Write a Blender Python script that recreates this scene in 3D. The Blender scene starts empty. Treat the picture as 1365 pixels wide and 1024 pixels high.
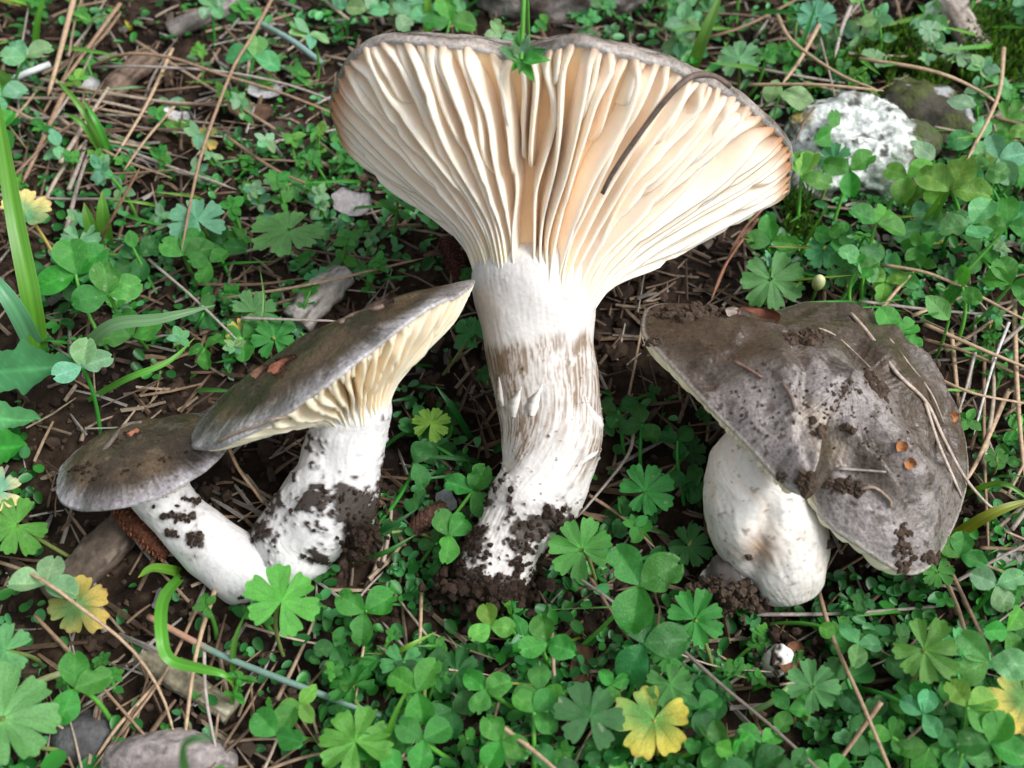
import bpy, math
import numpy as np
from mathutils import Matrix, Vector

# ------------------------------------------------------------------ camera, sky, sun, exposure
S = bpy.context.scene
COL = S.collection
PITCH, HFOV, CAMD = math.radians(54.0), math.radians(50.0), 29.0      # degrees below level, field of view, cm to the ground
W0, H0 = 1365.0, 1024.0
FPX = (W0 / 2) / math.tan(HFOV / 2)
CAM = np.array([0.0, -CAMD * math.cos(PITCH), CAMD * math.sin(PITCH)])
cd = bpy.data.cameras.new('camera'); cam = bpy.data.objects.new('camera', cd); COL.objects.link(cam)
cam.location = Vector(CAM * 0.01); cam.rotation_euler = (math.pi / 2 - PITCH, 0, 0)
cd.sensor_width = 36.0; cd.angle = HFOV; cd.clip_start = 0.005; cd.clip_end = 50.0
cd.dof.use_dof = True; cd.dof.focus_distance = 0.265; cd.dof.aperture_fstop = 17.0
S.camera = cam

SUN_EL, SUN_AZ = math.radians(52), math.radians(102)                   # high, from the right and a little in front
world = bpy.data.worlds.new('World'); S.world = world; world.use_nodes = True
wn, wl = world.node_tree.nodes, world.node_tree.links
bg = wn['Background']; sky = wn.new('ShaderNodeTexSky'); sky.sky_type = 'NISHITA'; sky.sun_disc = False
sky.sun_elevation = SUN_EL; sky.sun_rotation = SUN_AZ; sky.air_density = 1.0; sky.dust_density = 4.0
hs = wn.new('ShaderNodeHueSaturation'); hs.inputs['Saturation'].default_value = 0.22
wl.new(sky.outputs[0], hs.inputs['Color']); wl.new(hs.outputs[0], bg.inputs['Color'])
bg.inputs['Strength'].default_value = 0.1
sd = bpy.data.lights.new('sun', 'SUN'); sd.energy = 1.35; sd.angle = math.radians(22); sd.color = (1.0, 0.97, 0.93)
sun = bpy.data.objects.new('sun', sd); COL.objects.link(sun)
sv = Vector((math.sin(SUN_AZ) * math.cos(SUN_EL), math.cos(SUN_AZ) * math.cos(SUN_EL), math.sin(SUN_EL)))
sun.rotation_euler = sv.to_track_quat('Z', 'Y').to_euler()
S.view_settings.view_transform = 'Standard'; S.view_settings.look = 'None'
S.view_settings.gamma = 1.0; S.view_settings.use_curve_mapping = False
S.cycles.diffuse_bounces = 6; S.cycles.max_bounces = 10
S.view_settings.exposure = 1.02

# ------------------------------------------------------------------ numpy helpers (all lengths in cm)
rng = np.random.default_rng(11)
def nrm(v):
    v = np.asarray(v, float); return v / np.maximum(np.linalg.norm(v, axis=-1, keepdims=True), 1e-9)
def _h(ix, iy, iz, seed):
    h = (ix.astype(np.int64) * 374761393 + iy.astype(np.int64) * 668265263 + iz.astype(np.int64) * 1440662683 + seed * 974634777) & 0xffffffff
    h = ((h ^ (h >> 13)) * 1274126177) & 0xffffffff
    h = ((h ^ (h >> 16)) * 2246822519) & 0xffffffff
    return ((h ^ (h >> 15)) & 0xffffff) / float(0xffffff)
def vn(p, seed=0):                                                      # value noise 0..1
    p = np.asarray(p, float); i = np.floor(p).astype(np.int64); f = p - i; f = f * f * (3 - 2 * f)
    x, y, z = i[..., 0], i[..., 1], i[..., 2]; fx, fy, fz = f[..., 0], f[..., 1], f[..., 2]; r = 0
    for dx in (0, 1):
        for dy in (0, 1):
            for dz in (0, 1):
                w = (fx if dx else 1 - fx) * (fy if dy else 1 - fy) * (fz if dz else 1 - fz)
                r = r + w * _h(x + dx, y + dy, z + dz, seed)
    return r
def fbm(p, octv=4, seed=0):
    p = np.asarray(p, float); r = 0; a = 0.5; t = 0
    for k in range(octv):
        r = r + a * vn(p * 2 ** k, seed + k * 17); t += a; a *= 0.5
    return r / t
def sm(a, b, x):
    t = np.clip((x - a) / (b - a), 0, 1); return t * t * (3 - 2 * t)
def mixc(a, b, t):
    return np.asarray(a) * (1 - t[..., None]) + np.asarray(b) * t[..., None]
def gz(x, y):                                                           # height of the soil
    x = np.asarray(x, float); y = np.asarray(y, float)
    p = np.stack([x * 0.16, y * 0.16, x * 0], -1)
    q = np.stack([x * 0.9, y * 0.9, x * 0 + 3.3], -1)
    far = np.maximum(np.maximum(np.abs(x) - 27, np.maximum(-16 - y, y - 28)), 0); w = np.stack([x * 2.2, y * 2.2, x * 0], -1)
    return ((fbm(p, 2, 5) - 0.5) * 1.3 + (fbm(q, 3, 9) - 0.5) * 0.35 + (fbm(w, 2, 31) - 0.5) * 0.36 * sm(2, .2, far)) * sm(30, 20, far)
def ray(px, py):
    f = np.array([0, math.cos(PITCH), -math.sin(PITCH)]); u = np.array([0, math.sin(PITCH), math.cos(PITCH)])
    return nrm(f + (px - W0 / 2) / FPX * np.array([1.0, 0, 0]) + (H0 / 2 - py) / FPX * u)
def P(px, py, z):                                                       # the point at height z seen at a spot of the picture
    d = ray(px, py); return CAM + d * ((z - CAM[2]) / d[2])
def G(px, py, h=0.0):                                                   # the same, h above the soil
    z = h
    for k in range(6):
        q = P(px, py, z); z = float(gz(q[0], q[1])) + h
    return P(px, py, z)
def scl(p):                                                             # cm per picture pixel at a point
    f = np.array([0, math.cos(PITCH), -math.sin(PITCH)]); return float(np.dot(p - CAM, f)) / FPX
def frame(px, py):
    w = -ray(px, py); r = np.array([1.0, 0, 0]); u = nrm(np.cross(w, r)); r = np.cross(u, w); return r, u, w
def crom(pts, n, closed=False):
    p = np.asarray(pts, float); m = len(p)
    if closed: q = np.vstack([p[-1:], p, p[:2]]); segs = m
    else: q = np.vstack([2 * p[:1] - p[1:2], p, 2 * p[-1:] - p[-2:-1]]); segs = m - 1
    t = np.linspace(0, segs, n, endpoint=not closed); i = np.minimum(t.astype(int), segs - 1); f = (t - i)[:, None]
    a, b, c, d = q[i], q[i + 1], q[i + 2], q[i + 3]
    return 0.5 * (2 * b + (c - a) * f + (2 * a - 5 * b + 4 * c - d) * f ** 2 + (3 * b - a - 3 * c + d) * f ** 3)

# ------------------------------------------------------------------ materials
def newmat(name):
    m = bpy.data.materials.new(name); m.use_nodes = True
    return m, m.node_tree.nodes, m.node_tree.links, m.node_tree.nodes['Principled BSDF']
def organic(name, rough=0.6, spec=0.4, nscale=900, namp=0.25, bump=0.3, bscale=500, bdist=0.0003, sss=0.0, srad=(1, .5, .3), sscale=0.003, objcol=False, rvar=0.0, stretch=None, coat=0.0):
    """colour attribute x fine noise (x object colour)"""
    m, n, l, b = newmat(name)
    at = n.new('ShaderNodeAttribute'); at.attribute_name = 'col'
    tc = n.new('ShaderNodeTexCoord'); no = n.new('ShaderNodeTexNoise'); no.inputs['Scale'].default_value = nscale; no.inputs['Detail'].default_value = 5
    src = tc.outputs['Object']
    if stretch:
        uv = n.new('ShaderNodeUVMap'); uv.uv_map = 'UVMap'; mp = n.new('ShaderNodeMapping'); mp.inputs['Scale'].default_value = stretch
        l.new(uv.outputs[0], mp.inputs['Vector']); src = mp.outputs[0]; no.inputs['Scale'].default_value = 1.0
    l.new(src, no.inputs['Vector'])
    mr = n.new('ShaderNodeMapRange'); mr.inputs[1].default_value = 0.25; mr.inputs[2].default_value = 0.75
    mr.inputs[3].default_value = 1 - namp; mr.inputs[4].default_value = 1 + namp; l.new(no.outputs[0], mr.inputs[0])
    mx = n.new('ShaderNodeVectorMath'); mx.operation = 'MULTIPLY'; l.new(at.outputs['Color'], mx.inputs[0]); l.new(mr.outputs[0], mx.inputs[1])
    out = mx.outputs[0]
    if objcol:
        oi = n.new('ShaderNodeObjectInfo'); m2 = n.new('ShaderNodeVectorMath'); m2.operation = 'MULTIPLY'
        l.new(out, m2.inputs[0]); l.new(oi.outputs['Color'], m2.inputs[1]); out = m2.outputs[0]
    l.new(out, b.inputs['Base Color'])
    b.inputs['Roughness'].default_value = rough; b.inputs['Specular IOR Level'].default_value = spec
    if coat: b.inputs['Coat Weight'].default_value = coat; b.inputs['Coat Roughness'].default_value = 0.35
    if rvar:
        r2 = n.new('ShaderNodeMapRange'); r2.inputs[1].default_value = 0.3; r2.inputs[2].default_value = 0.7
        r2.inputs[3].default_value = rough - rvar; r2.inputs[4].default_value = rough + rvar; l.new(no.outputs[0], r2.inputs[0]); l.new(r2.outputs[0], b.inputs['Roughness'])
    if sss:
        b.inputs['Subsurface Weight'].default_value = sss; b.inputs['Subsurface Radius'].default_value = srad; b.inputs['Subsurface Scale'].default_value = sscale
    if bump:
        n2 = n.new('ShaderNodeTexNoise'); n2.inputs['Scale'].default_value = bscale; n2.inputs['Detail'].default_value = 6
        if stretch: l.new(src, n2.inputs['Vector']); n2.inputs['Scale'].default_value = 1.0
        else: l.new(tc.outputs['Object'], n2.inputs['Vector'])
        bp = n.new('ShaderNodeBump'); bp.inputs['Strength'].default_value = bump; bp.inputs['Distance'].default_value = bdist
        l.new(n2.outputs[0], bp.inputs['Height']); l.new(bp.outputs[0], b.inputs['Normal'])
    return m
def leafmat(name, rough=0.42, trans=0.28):
    m = organic(name, rough, 0.5, 22, 0.22, 0.5, 30, 0.0006, objcol=True)
    n, l = m.node_tree.nodes, m.node_tree.links; b = n['Principled BSDF']
    tb = n.new('ShaderNodeBsdfTranslucent'); ad = n.new('ShaderNodeMixShader'); ad.inputs[0].default_value = trans
    src = b.inputs['Base Color'].links[0].from_socket
    g = n.new('ShaderNodeVectorMath'); g.operation = 'MULTIPLY'; g.inputs[1].default_value = (1.6, 1.5, 0.7)
    l.new(src, g.inputs[0]); l.new(g.outputs[0], tb.inputs['Color'])
    # small pale flecks, each leaf its own
    oi = n.new('ShaderNodeObjectInfo'); tc = n.new('ShaderNodeTexCoord'); av = n.new('ShaderNodeVectorMath'); av.operation = 'ADD'
    mu = n.new('ShaderNodeMath'); mu.operation = 'MULTIPLY'; mu.inputs[1].default_value = 40
    l.new(oi.outputs['Random'], mu.inputs[0]); l.new(tc.outputs['Object'], av.inputs[0]); l.new(mu.outputs[0], av.inputs[1])
    vo = n.new('ShaderNodeTexNoise'); vo.inputs['Scale'].default_value = 3.0; vo.inputs['Detail'].default_value = 4; l.new(av.outputs[0], vo.inputs['Vector'])
    rp = n.new('ShaderNodeMapRange'); rp.inputs[1].default_value = 0.68; rp.inputs[2].default_value = 0.76; l.new(vo.outputs[0], rp.inputs[0])
    sc = n.new('ShaderNodeMath'); sc.operation = 'MULTIPLY'; sc.inputs[1].default_value = 0.45; l.new(rp.outputs[0], sc.inputs[0])
    mc = n.new('ShaderNodeMix'); mc.data_type = 'RGBA'; mc.inputs[7].default_value = (0.40, 0.46, 0.30, 1)
    l.new(sc.outputs[0], mc.inputs[0]); l.new(src, mc.inputs[6]); l.new(mc.outputs[2], b.inputs['Base Color'])
    l.new(b.outputs[0], ad.inputs[1]); l.new(tb.outputs[0], ad.inputs[2]); l.new(ad.outputs[0], n['Material Output'].inputs['Surface'])
    return m
M_LEAF = leafmat('leaf')
M_STALK = organic('green_stalk', 0.45, 0.4, 500, 0.15, 0.1, objcol=True)
M_NEEDLE = organic('dry_needle', 0.55, 0.35, 900, 0.35, 0.3, 1200, 0.0002, objcol=True)
M_SOIL = organic('soil', 0.95, 0.15, 420, 0.5, 0.9, 600, 0.0008)
M_CRUMB = organic('soil_crumb', 0.92, 0.2, 900, 0.4, 0.6, 1500, 0.0004, objcol=False)
M_WOOD = organic('weathered_wood', 0.8, 0.25, 700, 0.3, 0.7, 900, 0.0006)
M_STONE = organic('stone', 0.85, 0.3, 700, 0.35, 0.8, 800, 0.0007)
M_GILL = organic('gill', 0.5, 0.4, 350, 0.05, 0.12, 500, 0.0002, sss=0.40, srad=(1.0, 0.5, 0.25), sscale=0.004)
M_STEM = organic('mushroom_stem', 0.6, 0.35, 900, 0.10, 0.5, 700, 0.0004, sss=0.12, srad=(1, .7, .5), sscale=0.0015)
M_CAP = organic('mushroom_cap', 0.34, 0.45, 1300, 0.35, 0.7, 900, 0.0006, rvar=0.16)

# ------------------------------------------------------------------ objects
ORG = {}
def mk(name, V, F, mat, parent=None, origin=None, smooth=True, col=None):
    """one mesh object; V in cm, F a quad or triangle array or a list of such arrays"""
    V = np.asarray(V, float); Fs = F if isinstance(F, list) else [F]
    me = bpy.data.meshes.new(name); me.vertices.add(len(V))
    O = ORG[parent.name] if parent is not None else (np.asarray(origin, float) if origin is not None else np.array([V[:, 0].mean(), V[:, 1].mean(), V[:, 2].min()]))
    me.vertices.foreach_set('co', ((V - O) * 0.01).astype(np.float32).ravel())
    Fs = [np.asarray(f, np.int32) for f in Fs if len(f)]
    lt = np.concatenate([np.full(len(f), f.shape[1], np.int32) for f in Fs]); lv = np.concatenate([f.ravel() for f in Fs])
    me.loops.add(len(lv)); me.loops.foreach_set('vertex_index', lv.astype(np.int32))
    me.polygons.add(len(lt)); me.polygons.foreach_set('loop_start', (np.cumsum(lt) - lt).astype(np.int32)); me.polygons.foreach_set('loop_total', lt)
    me.polygons.foreach_set('use_smooth', np.full(len(lt), smooth, bool))
    me.update(calc_edges=True); me.validate()
    setcol(me, col, len(V)); me.materials.append(mat)
    o = bpy.data.objects.new(name, me); COL.objects.link(o)
    if parent is not None: o.parent = parent
    else: o.location = Vector(O * 0.01)
    ORG[o.name] = O
    return o
def setcol(me, col, n):
    a = me.color_attributes.new('col', 'FLOAT_COLOR', 'POINT'); c = np.ones((n, 4), np.float32)
    if col is not None: c[:, :3] = np.asarray(col)
    a.data.foreach_set('color', c.ravel())
def unitmesh(name, V, F, mat, col):                                     # shared mesh in its own units
    me = bpy.data.meshes.new(name); me.from_pydata(np.asarray(V).tolist(), [], np.asarray(F).tolist())
    me.polygons.foreach_set('use_smooth', np.ones(len(me.polygons), bool)); setcol(me, col, len(V)); me.materials.append(mat); me.update(); return me
def empty(name, O):
    e = bpy.data.objects.new(name, None); COL.objects.link(e); e.location = Vector(np.asarray(O) * 0.01); e.empty_display_size = 0.01
    ORG[e.name] = np.asarray(O, float); return e
def place(name, me, parent, p, X, Y, Z, s, color):                      # a shared mesh as a part, axes X Y Z, size s cm
    o = bpy.data.objects.new(name, me); COL.objects.link(o); q = (np.asarray(p) - ORG[parent.name]) * 0.01; s = np.broadcast_to(s, 3) * 0.01
    o.parent = parent
    o.matrix_basis = Matrix(((X[0] * s[0], Y[0] * s[1], Z[0] * s[2], q[0]), (X[1] * s[0], Y[1] * s[1], Z[1] * s[2], q[1]), (X[2] * s[0], Y[2] * s[1], Z[2] * s[2], q[2]), (0, 0, 0, 1)))
    o.color = (*color, 1); ORG[o.name] = np.asarray(p, float); return o
USED = {}
def tag(o, label, cat, group=None, kind=None):
    if kind: o['kind'] = kind
    if label:
        o['label'] = label; o['category'] = cat; USED.setdefault(label, []).append((o, group or cat + 's in the undergrowth'))
        if group: o['group'] = group
def finish_groups():
    for lab, lst in USED.items():
        if len(lst) > 1:
            for o, g in lst: o['group'] = lst[0][1]
def gridf(nr, nc, wrap=True):
    i = np.arange(nr - 1)[:, None]; j = np.arange(nc if wrap else nc - 1)[None, :]; k = (j + 1) % nc
    return np.stack([i * nc + j, i * nc + k, (i + 1) * nc + k, (i + 1) * nc + j], -1).reshape(-1, 4)
def tube(path, rad, na=6, flat=None, capends=True):
    """tube round a path; rad a number or one per point; flat squashes along the second frame axis"""
    path = np.asarray(path, float); n = len(path); rad = np.broadcast_to(rad, n).astype(float)
    t = nrm(np.gradient(path, axis=0)); ref = np.array([0.13, 0.21, 0.97]); 
    if abs(np.dot(nrm(path[-1] - path[0]), ref)) > 0.9: ref = np.array([0.95, 0.2, 0.1])
    a = nrm(np.cross(t, ref)); b = np.cross(a, t); th = np.linspace(0, 2 * np.pi, na, endpoint=False)
    fl = 1.0 if flat is None else flat
    V = path[:, None] + rad[:, None, None] * (a[:, None] * np.cos(th)[None, :, None] + fl * b[:, None] * np.sin(th)[None, :, None])
    V = V.reshape(-1, 3); F = gridf(n, na)
    if capends:
        V = np.vstack([V, path[:1], path[-1:]]); k = np.arange(na); c0 = n * na; e = (n - 1) * na
        T = np.vstack([np.stack([np.full(na, c0), (k + 1) % na, k], -1), np.stack([np.full(na, c0 + 1), e + k, e + (k + 1) % na], -1)])
        return V, [F, T]
    return V, [F]
_t = (1 + 5 ** .5) / 2
ICO = nrm(np.array([[-1, _t, 0], [1, _t, 0], [-1, -_t, 0], [1, -_t, 0], [0, -1, _t], [0, 1, _t], [0, -1, -_t], [0, 1, -_t], [_t, 0, -1], [_t, 0, 1], [-_t, 0, -1], [-_t, 0, 1]]))
ICF = np.array([[0, 11, 5], [0, 5, 1], [0, 1, 7], [0, 7, 10], [0, 10, 11], [1, 5, 9], [5, 11, 4], [11, 10, 2], [10, 7, 6], [7, 1, 8], [3, 9, 4], [3, 4, 2], [3, 2, 6], [3, 6, 8], [3, 8, 9], [4, 9, 5], [2, 4, 11], [6, 2, 10], [8, 6, 7], [9, 8, 1]])
def subdiv(V, F):
    V = list(map(tuple, V)); mid = {}; out = []
    def m(a, b):
        k = (min(a, b), max(a, b))
        if k not in mid: mid[k] = len(V); V.append(tuple(nrm((np.array(V[a]) + np.array(V[b])) / 2)))
        return mid[k]
    for a, b, c in F:
        x, y, z = m(a, b), m(b, c), m(c, a); out += [(a, x, z), (x, b, y), (z, y, c), (x, y, z)]
    return np.array(V), np.array(out)
SPH = [(ICO, ICF)]
for _k in range(5): SPH.append(subdiv(*SPH[-1]))
def crumbs(pts, size, cols, seed=1, lvl=0):
    """rough crumbs joined: one deformed little body at every point"""
    r = np.random.default_rng(seed); B, F = SPH[lvl]; n = len(pts); size = np.broadcast_to(size, n)
    q = nrm(r.normal(size=(n, 3, 3))); st = r.uniform(0.6, 1.25, (n, 1, 3)); V = B[None] * r.uniform(0.62, 1.25, (n, len(B), 1)) * st
    X = nrm(q[:, 0]); Y = nrm(np.cross(X, q[:, 1])); Z = np.cross(X, Y); R = np.stack([X, Y, Z], 1)
    V = np.einsum('nij,njk->nik', V, R) * size[:, None, None] + np.asarray(pts)[:, None]
    C = np.repeat(np.broadcast_to(cols, (n, 3))[:, None], len(B), 1) * r.uniform(0.75, 1.25, (n, 1, 1))
    return V.reshape(-1, 3), (F[None] + (np.arange(n) * len(B))[:, None, None]).reshape(-1, 3), C.reshape(-1, 3)

# ------------------------------------------------------------------ ground
def build_ground():
    out = np.concatenate([np.arange(.5, 22, .5), [23, 25, 29, 36, 48, 70, 110, 200]])
    xs = np.concatenate([-27 - out[::-1], np.arange(-27, 27.01, 0.17), 27 + out]); ys = np.concatenate([-16 - out[::-1], np.arange(-16, 28.01, 0.17), 28 + out])
    X, Y = np.meshgrid(xs, ys); Z = gz(X, Y)
    V = np.stack([X, Y, Z], -1).reshape(-1, 3); nr, nc = X.shape
    t = fbm(np.stack([X * 0.5, Y * 0.5, X * 0], -1), 4, 3); t2 = fbm(np.stack([X * 3, Y * 3, X * 0], -1), 3, 8)
    c = mixc([0.009, 0.006, 0.0045], [0.030, 0.019, 0.013], sm(0.3, 0.7, t)); c = mixc(c, [0.065, 0.044, 0.030], sm(0.58, 0.8, t2) * 0.7)
    o = mk('soil', V, gridf(nr, nc, False), M_SOIL, origin=(0, 0, 0), col=c.reshape(-1, 3)); o['kind'] = 'structure'
build_ground()

# ------------------------------------------------------------------ mushrooms
def proj(V):
    d = np.asarray(V) - CAM; f = np.array([0, math.cos(PITCH), -math.sin(PITCH)]); u = np.array([0, math.sin(PITCH), math.cos(PITCH)])
    z = d @ f; return np.stack([W0 / 2 + d[:, 0] / z * FPX, H0 / 2 - (d @ u) / z * FPX, z], -1)
def spots(V, cx, cy, rx, ry, n, seed, rot=0.0):
    """points of a surface inside a small ellipse, on the side that faces up"""
    q = proj(V); a = math.radians(rot); dx = q[:, 0] - cx; dy = q[:, 1] - cy
    ex = (dx * math.cos(a) + dy * math.sin(a)) / rx; ey = (-dx * math.sin(a) + dy * math.cos(a)) / ry
    k = np.where(ex ** 2 + ey ** 2 < 1)[0]
    if not len(k): return np.zeros((0, 3))
    k = k[q[k, 2] < q[k, 2].min() + 1.0]
    r = np.random.default_rng(seed); w = np.exp(-1.5 * (ex[k] ** 2 + ey[k] ** 2)); return V[r.choice(k, n, p=w / w.sum())]
SOILC = np.array([0.028, 0.0175, 0.012])
def build_stem(parent, path, colf, dispf, na=180, nl=260, name='stem'):
    """path rows: x y z radius, from the base up"""
    p = crom(path, nl); c = p[:, :3]; r = p[:, 3].copy(); v = np.linspace(0, 1, nl)
    jt = nrm(c[-1] - c[-14]); jc, jr = c[-1].copy(), r[-1]; ext = np.array([.05, .12, .22, .34, .48, .64, .8, .95]); c = np.vstack([c, jc + jt * ext[:, None]]); r = np.concatenate([r, jr * np.array([1, 1, .995, .98, .94, .85, .68, .4])]); v = np.concatenate([v, 1 + ext * 0]); nl += 8
    r *= np.sqrt(np.clip(1 - (1 - np.clip(v / 0.05, 0, 1)) ** 2, 0.0004, 1))
    t = nrm(np.gradient(c, axis=0)); a = nrm(np.cross(t, np.array([0, 0.3, 1.0]))); b = np.cross(t, a)
    th = np.linspace(0, 2 * np.pi, na, endpoint=False); D = a[:, None] * np.cos(th)[None, :, None] + b[:, None] * np.sin(th)[None, :, None]
    V0 = c[:, None] + D * r[:, None, None]; vv = np.repeat(v[:, None], na, 1); tt = np.repeat(th[None], nl, 0)
    # fibre coordinates: round the stem and along it, no seam
    fc = np.stack([np.cos(tt) * 3, np.sin(tt) * 3, vv * 3], -1)
    V = V0 + D * dispf(V0, vv, tt, fc)[..., None]; C = colf(V0, vv, tt, fc)
    o = mk(name, V.reshape(-1, 3), gridf(nl, na), M_STEM, parent, col=C.reshape(-1, 3))
    return V.reshape(-1, 3), C.reshape(-1, 3), (a[-1], b[-1], jt, jc, jr)
def bez(a, b, c, d, s):
    s = s[..., None]; return (1 - s) ** 3 * a + 3 * s * (1 - s) ** 2 * b + 3 * s ** 2 * (1 - s) * c + s ** 3 * d
class Cap:
    def __init__(self, rim, C, n, J, sdir, rs, dome, ce1=(.15, .40), ce2=(.22, .18), cf1=(.3, .1), cf2=(.12, .5), ell=True, slant=None):
        sd0 = nrm(sdir); J = J - sd0 * 0.16; K = len(rim)
        # even spacing: half by length along the margin, half by angle round the stem
        d = rim - J; d = d - (d @ sd0)[:, None] * sd0; dn = nrm(d); aa = np.arccos(np.clip((dn * np.roll(dn, -1, 0)).sum(1), -1, 1)); ll = np.linalg.norm(np.roll(rim, -1, 0) - rim, axis=1)
        st = 0.55 * ll / ll.sum() + 0.45 * aa / aa.sum(); cu = np.concatenate([[0], np.cumsum(st)]); x = np.interp(np.linspace(0, cu[-1], K, endpoint=False), cu, np.arange(K + 1)); i0 = np.floor(x).astype(int) % K; fr = (x - np.floor(x))[:, None]
        rim = rim[i0] * (1 - fr) + rim[(i0 + 1) % K] * fr
        self.rim, self.C, self.n, self.J, self.sd, self.rs, self.dome, self.ell = rim, C, n, J, sd0, rs, dome, ell
        d = rim - J; d = d - (d @ self.sd)[:, None] * self.sd
        out = nrm(d); sl = (out @ slant)[:, None] * sd0 if slant is not None else 0.0; self.Jp = J + out * rs * .965 - sl; self.Jf = J + out * rs * 0.76 + self.sd * 0.1 - sl
        self.out = out; self.L = np.linalg.norm(d, axis=1) - rs; self.H = np.maximum((rim - J) @ self.sd, 0.22 * np.linalg.norm(d, axis=1))
        self.ce1, self.ce2, self.cf1, self.cf2 = ce1, ce2, cf1, cf2
        kk = 70; ww = np.hanning(2 * kk + 1); ww /= ww.sum(); ex_ = np.vstack([rim[-kk:], rim, rim[:kk]]); self.rims = np.stack([np.convolve(ex_[:, a_], ww, 'valid') for a_ in range(3)], -1)
        dr = np.roll(rim, -1, 0) - np.roll(rim, 1, 0); self.tan = nrm(dr)
    def at(self, arr, u):
        K = len(arr); x = np.mod(u, 1) * K; i = np.floor(x).astype(int) % K; f = x - np.floor(x); j = (i + 1) % K
        return arr[i] * (1 - f)[..., None] + arr[j] * f[..., None] if arr.ndim > 1 else arr[i] * (1 - f) + arr[j] * f
    def edge(self, u, s):
        R, Jp, o = self.at(self.rim, u), self.at(self.Jp, u), self.at(self.out, u); L, H = self.at(self.L, u)[..., None], self.at(self.H, u)[..., None]
        R = R - self.n * 0.06
        return bez(R, R - o * L * self.ce1[0] - self.sd * H * self.ce1[1], Jp + o * L * self.ce2[0] + self.sd * H * self.ce2[1], Jp, s)
    def flesh(self, u, s):
        R, Jp, o = self.at(self.rim, u), self.at(self.Jf, u), self.at(self.out, u); L, H = self.at(self.L, u)[..., None], self.at(self.H, u)[..., None]
        R = R - self.n * 0.03 - o * 0.04
        return bez(R, R - o * L * self.cf1[0] - self.sd * H * self.cf1[1], Jp + o * L * self.cf2[0] + self.sd * H * self.cf2[1], Jp, s)
    def top(self, parent, colf, dispf, nr=80, K=560, name='cap'):
        u = np.linspace(0, 1, K, endpoint=False); s = np.linspace(0, 1, nr) ** 0.8; U, Sg = np.meshgrid(u, s); R = self.at(self.rim, U); Rs = self.at(self.rims, U); kb = sm(.45, .97, Sg)[..., None]; R = Rs * (1 - kb) + R * kb
        if self.ell: f, g = np.sin(Sg * np.pi / 2) ** 0.85, self.dome * np.cos(Sg * np.pi / 2)
        else: f, g = Sg, self.dome * (1 - Sg ** 2.6)
        V = self.C + (R - self.C) * f[..., None] + self.n * g[..., None]
        V = V + self.n * dispf(V, U, f)[..., None]; c = colf(V, U, f)
        lip1 = self.at(self.rim, u) - self.n * 0.07; lip2 = self.at(self.rim, u) - self.n * 0.10 - self.at(self.out, u) * 0.08
        c1 = np.repeat(c[-1:], 2, 0) * 0.5 + 0.2
        V = np.concatenate([V, lip1[None], lip2[None]]); c = np.concatenate([c, c1])
        o = mk(name, V.reshape(-1, 3), gridf(nr + 2, K), M_CAP, parent, col=c.reshape(-1, 3))
        self.TV = V.reshape(-1, 3); return o
    def under(self, parent, col, K=300, ns=40):  # col: cream flesh with the orange light bounced between gills put into it
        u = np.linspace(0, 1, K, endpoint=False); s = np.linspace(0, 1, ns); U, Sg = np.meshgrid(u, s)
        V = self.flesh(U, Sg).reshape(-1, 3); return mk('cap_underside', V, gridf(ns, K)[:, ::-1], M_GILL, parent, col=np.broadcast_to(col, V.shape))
    def gill(self, parent, u0, gap, i, s_end=1.0, depth=1.0, wav=0.35, thick=0.42, stain=None, ns=30, col=(0.89, 0.75, 0.57), r=None, ext=.1):
        s = np.linspace(0.0, s_end, ns); ph = r.uniform(0, 50, 3)
        pr = np.stack([s * 3.2 + ph[0], s * 0 + ph[1], s * 0], -1)
        du = gap * wav * (vn(pr, 3) - 0.5) * 2 * sm(0, 0.15, s) + gap * 0.35 * (vn(pr * 0.35, 9) - 0.5) * sm(0, .3, s)
        u = u0 + du; E, Fl = self.edge(u, s), self.flesh(u, s)
        dp = depth * (0.86 + 0.28 * vn(pr * 1.4 + 7, 5))
        dp = dp * (1 - .09 * sm(.66, .84, vn(np.stack([s * 15 + ph[1], s * 0, s * 0 + ph[0]], -1), 8)))
        if s_end > .98: dp = dp + (1 - dp) * sm(.6, .9, s)
        if s_end < 0.98:
            x = s / s_end; dp = dp * np.clip(1 - np.clip((x - 0.72) / 0.28, 0, 1) ** 2.6, 0, 1) * sm(-0.05, 0.15, x)
        E = Fl + (E - Fl) * dp[:, None]
        if s_end > .98: ex = (self.sd * r.uniform(0.0, ext))[None] * sm(.8, 1, s)[:, None]; E = E - ex; Fl = Fl - ex
        T = nrm(self.edge(u + 0.002, s) - self.edge(u - 0.002, s)); w = np.linalg.norm(self.edge(u + gap / 2, s) - self.edge(u - gap / 2, s), axis=1)
        hb = np.clip(w * thick * 0.8, 0.025, 0.15); hm = np.clip(w * thick * 0.5, 0.016, 0.085); he = np.clip(w * 0.15, 0.012, 0.03)
        nm = vn(np.stack([s * 6 + ph[2], s * 0, s * 0], -1), 2)[:, None] - 0.5
        M = Fl * 0.45 + E * 0.55 + T * (w * 0.35)[:, None] * nm
        Q = Fl * 0.12 + E * 0.88 + T * (w * 0.16)[:, None] * nm
        inn = (Fl - E) * 0.06; B = Fl + inn
        rows = [B - T * hb[:, None], M - T * hm[:, None], Q - T * (hm * 0.75)[:, None], E - T * he[:, None], E + T * he[:, None], Q + T * (hm * 0.75)[:, None], M + T * hm[:, None], B + T * hb[:, None]]
        V = np.stack(rows, 1); nc = len(rows); c = np.broadcast_to(np.asarray(col) * r.uniform(0.95, 1.05), (ns, nc, 3)).copy()
        if stain is not None:
            k = np.clip(stain(u, s), 0, 1)[:, None]; c = c * (1 - k[..., None]) + np.array([0.42, 0.17, 0.045]) * k[..., None]
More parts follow.
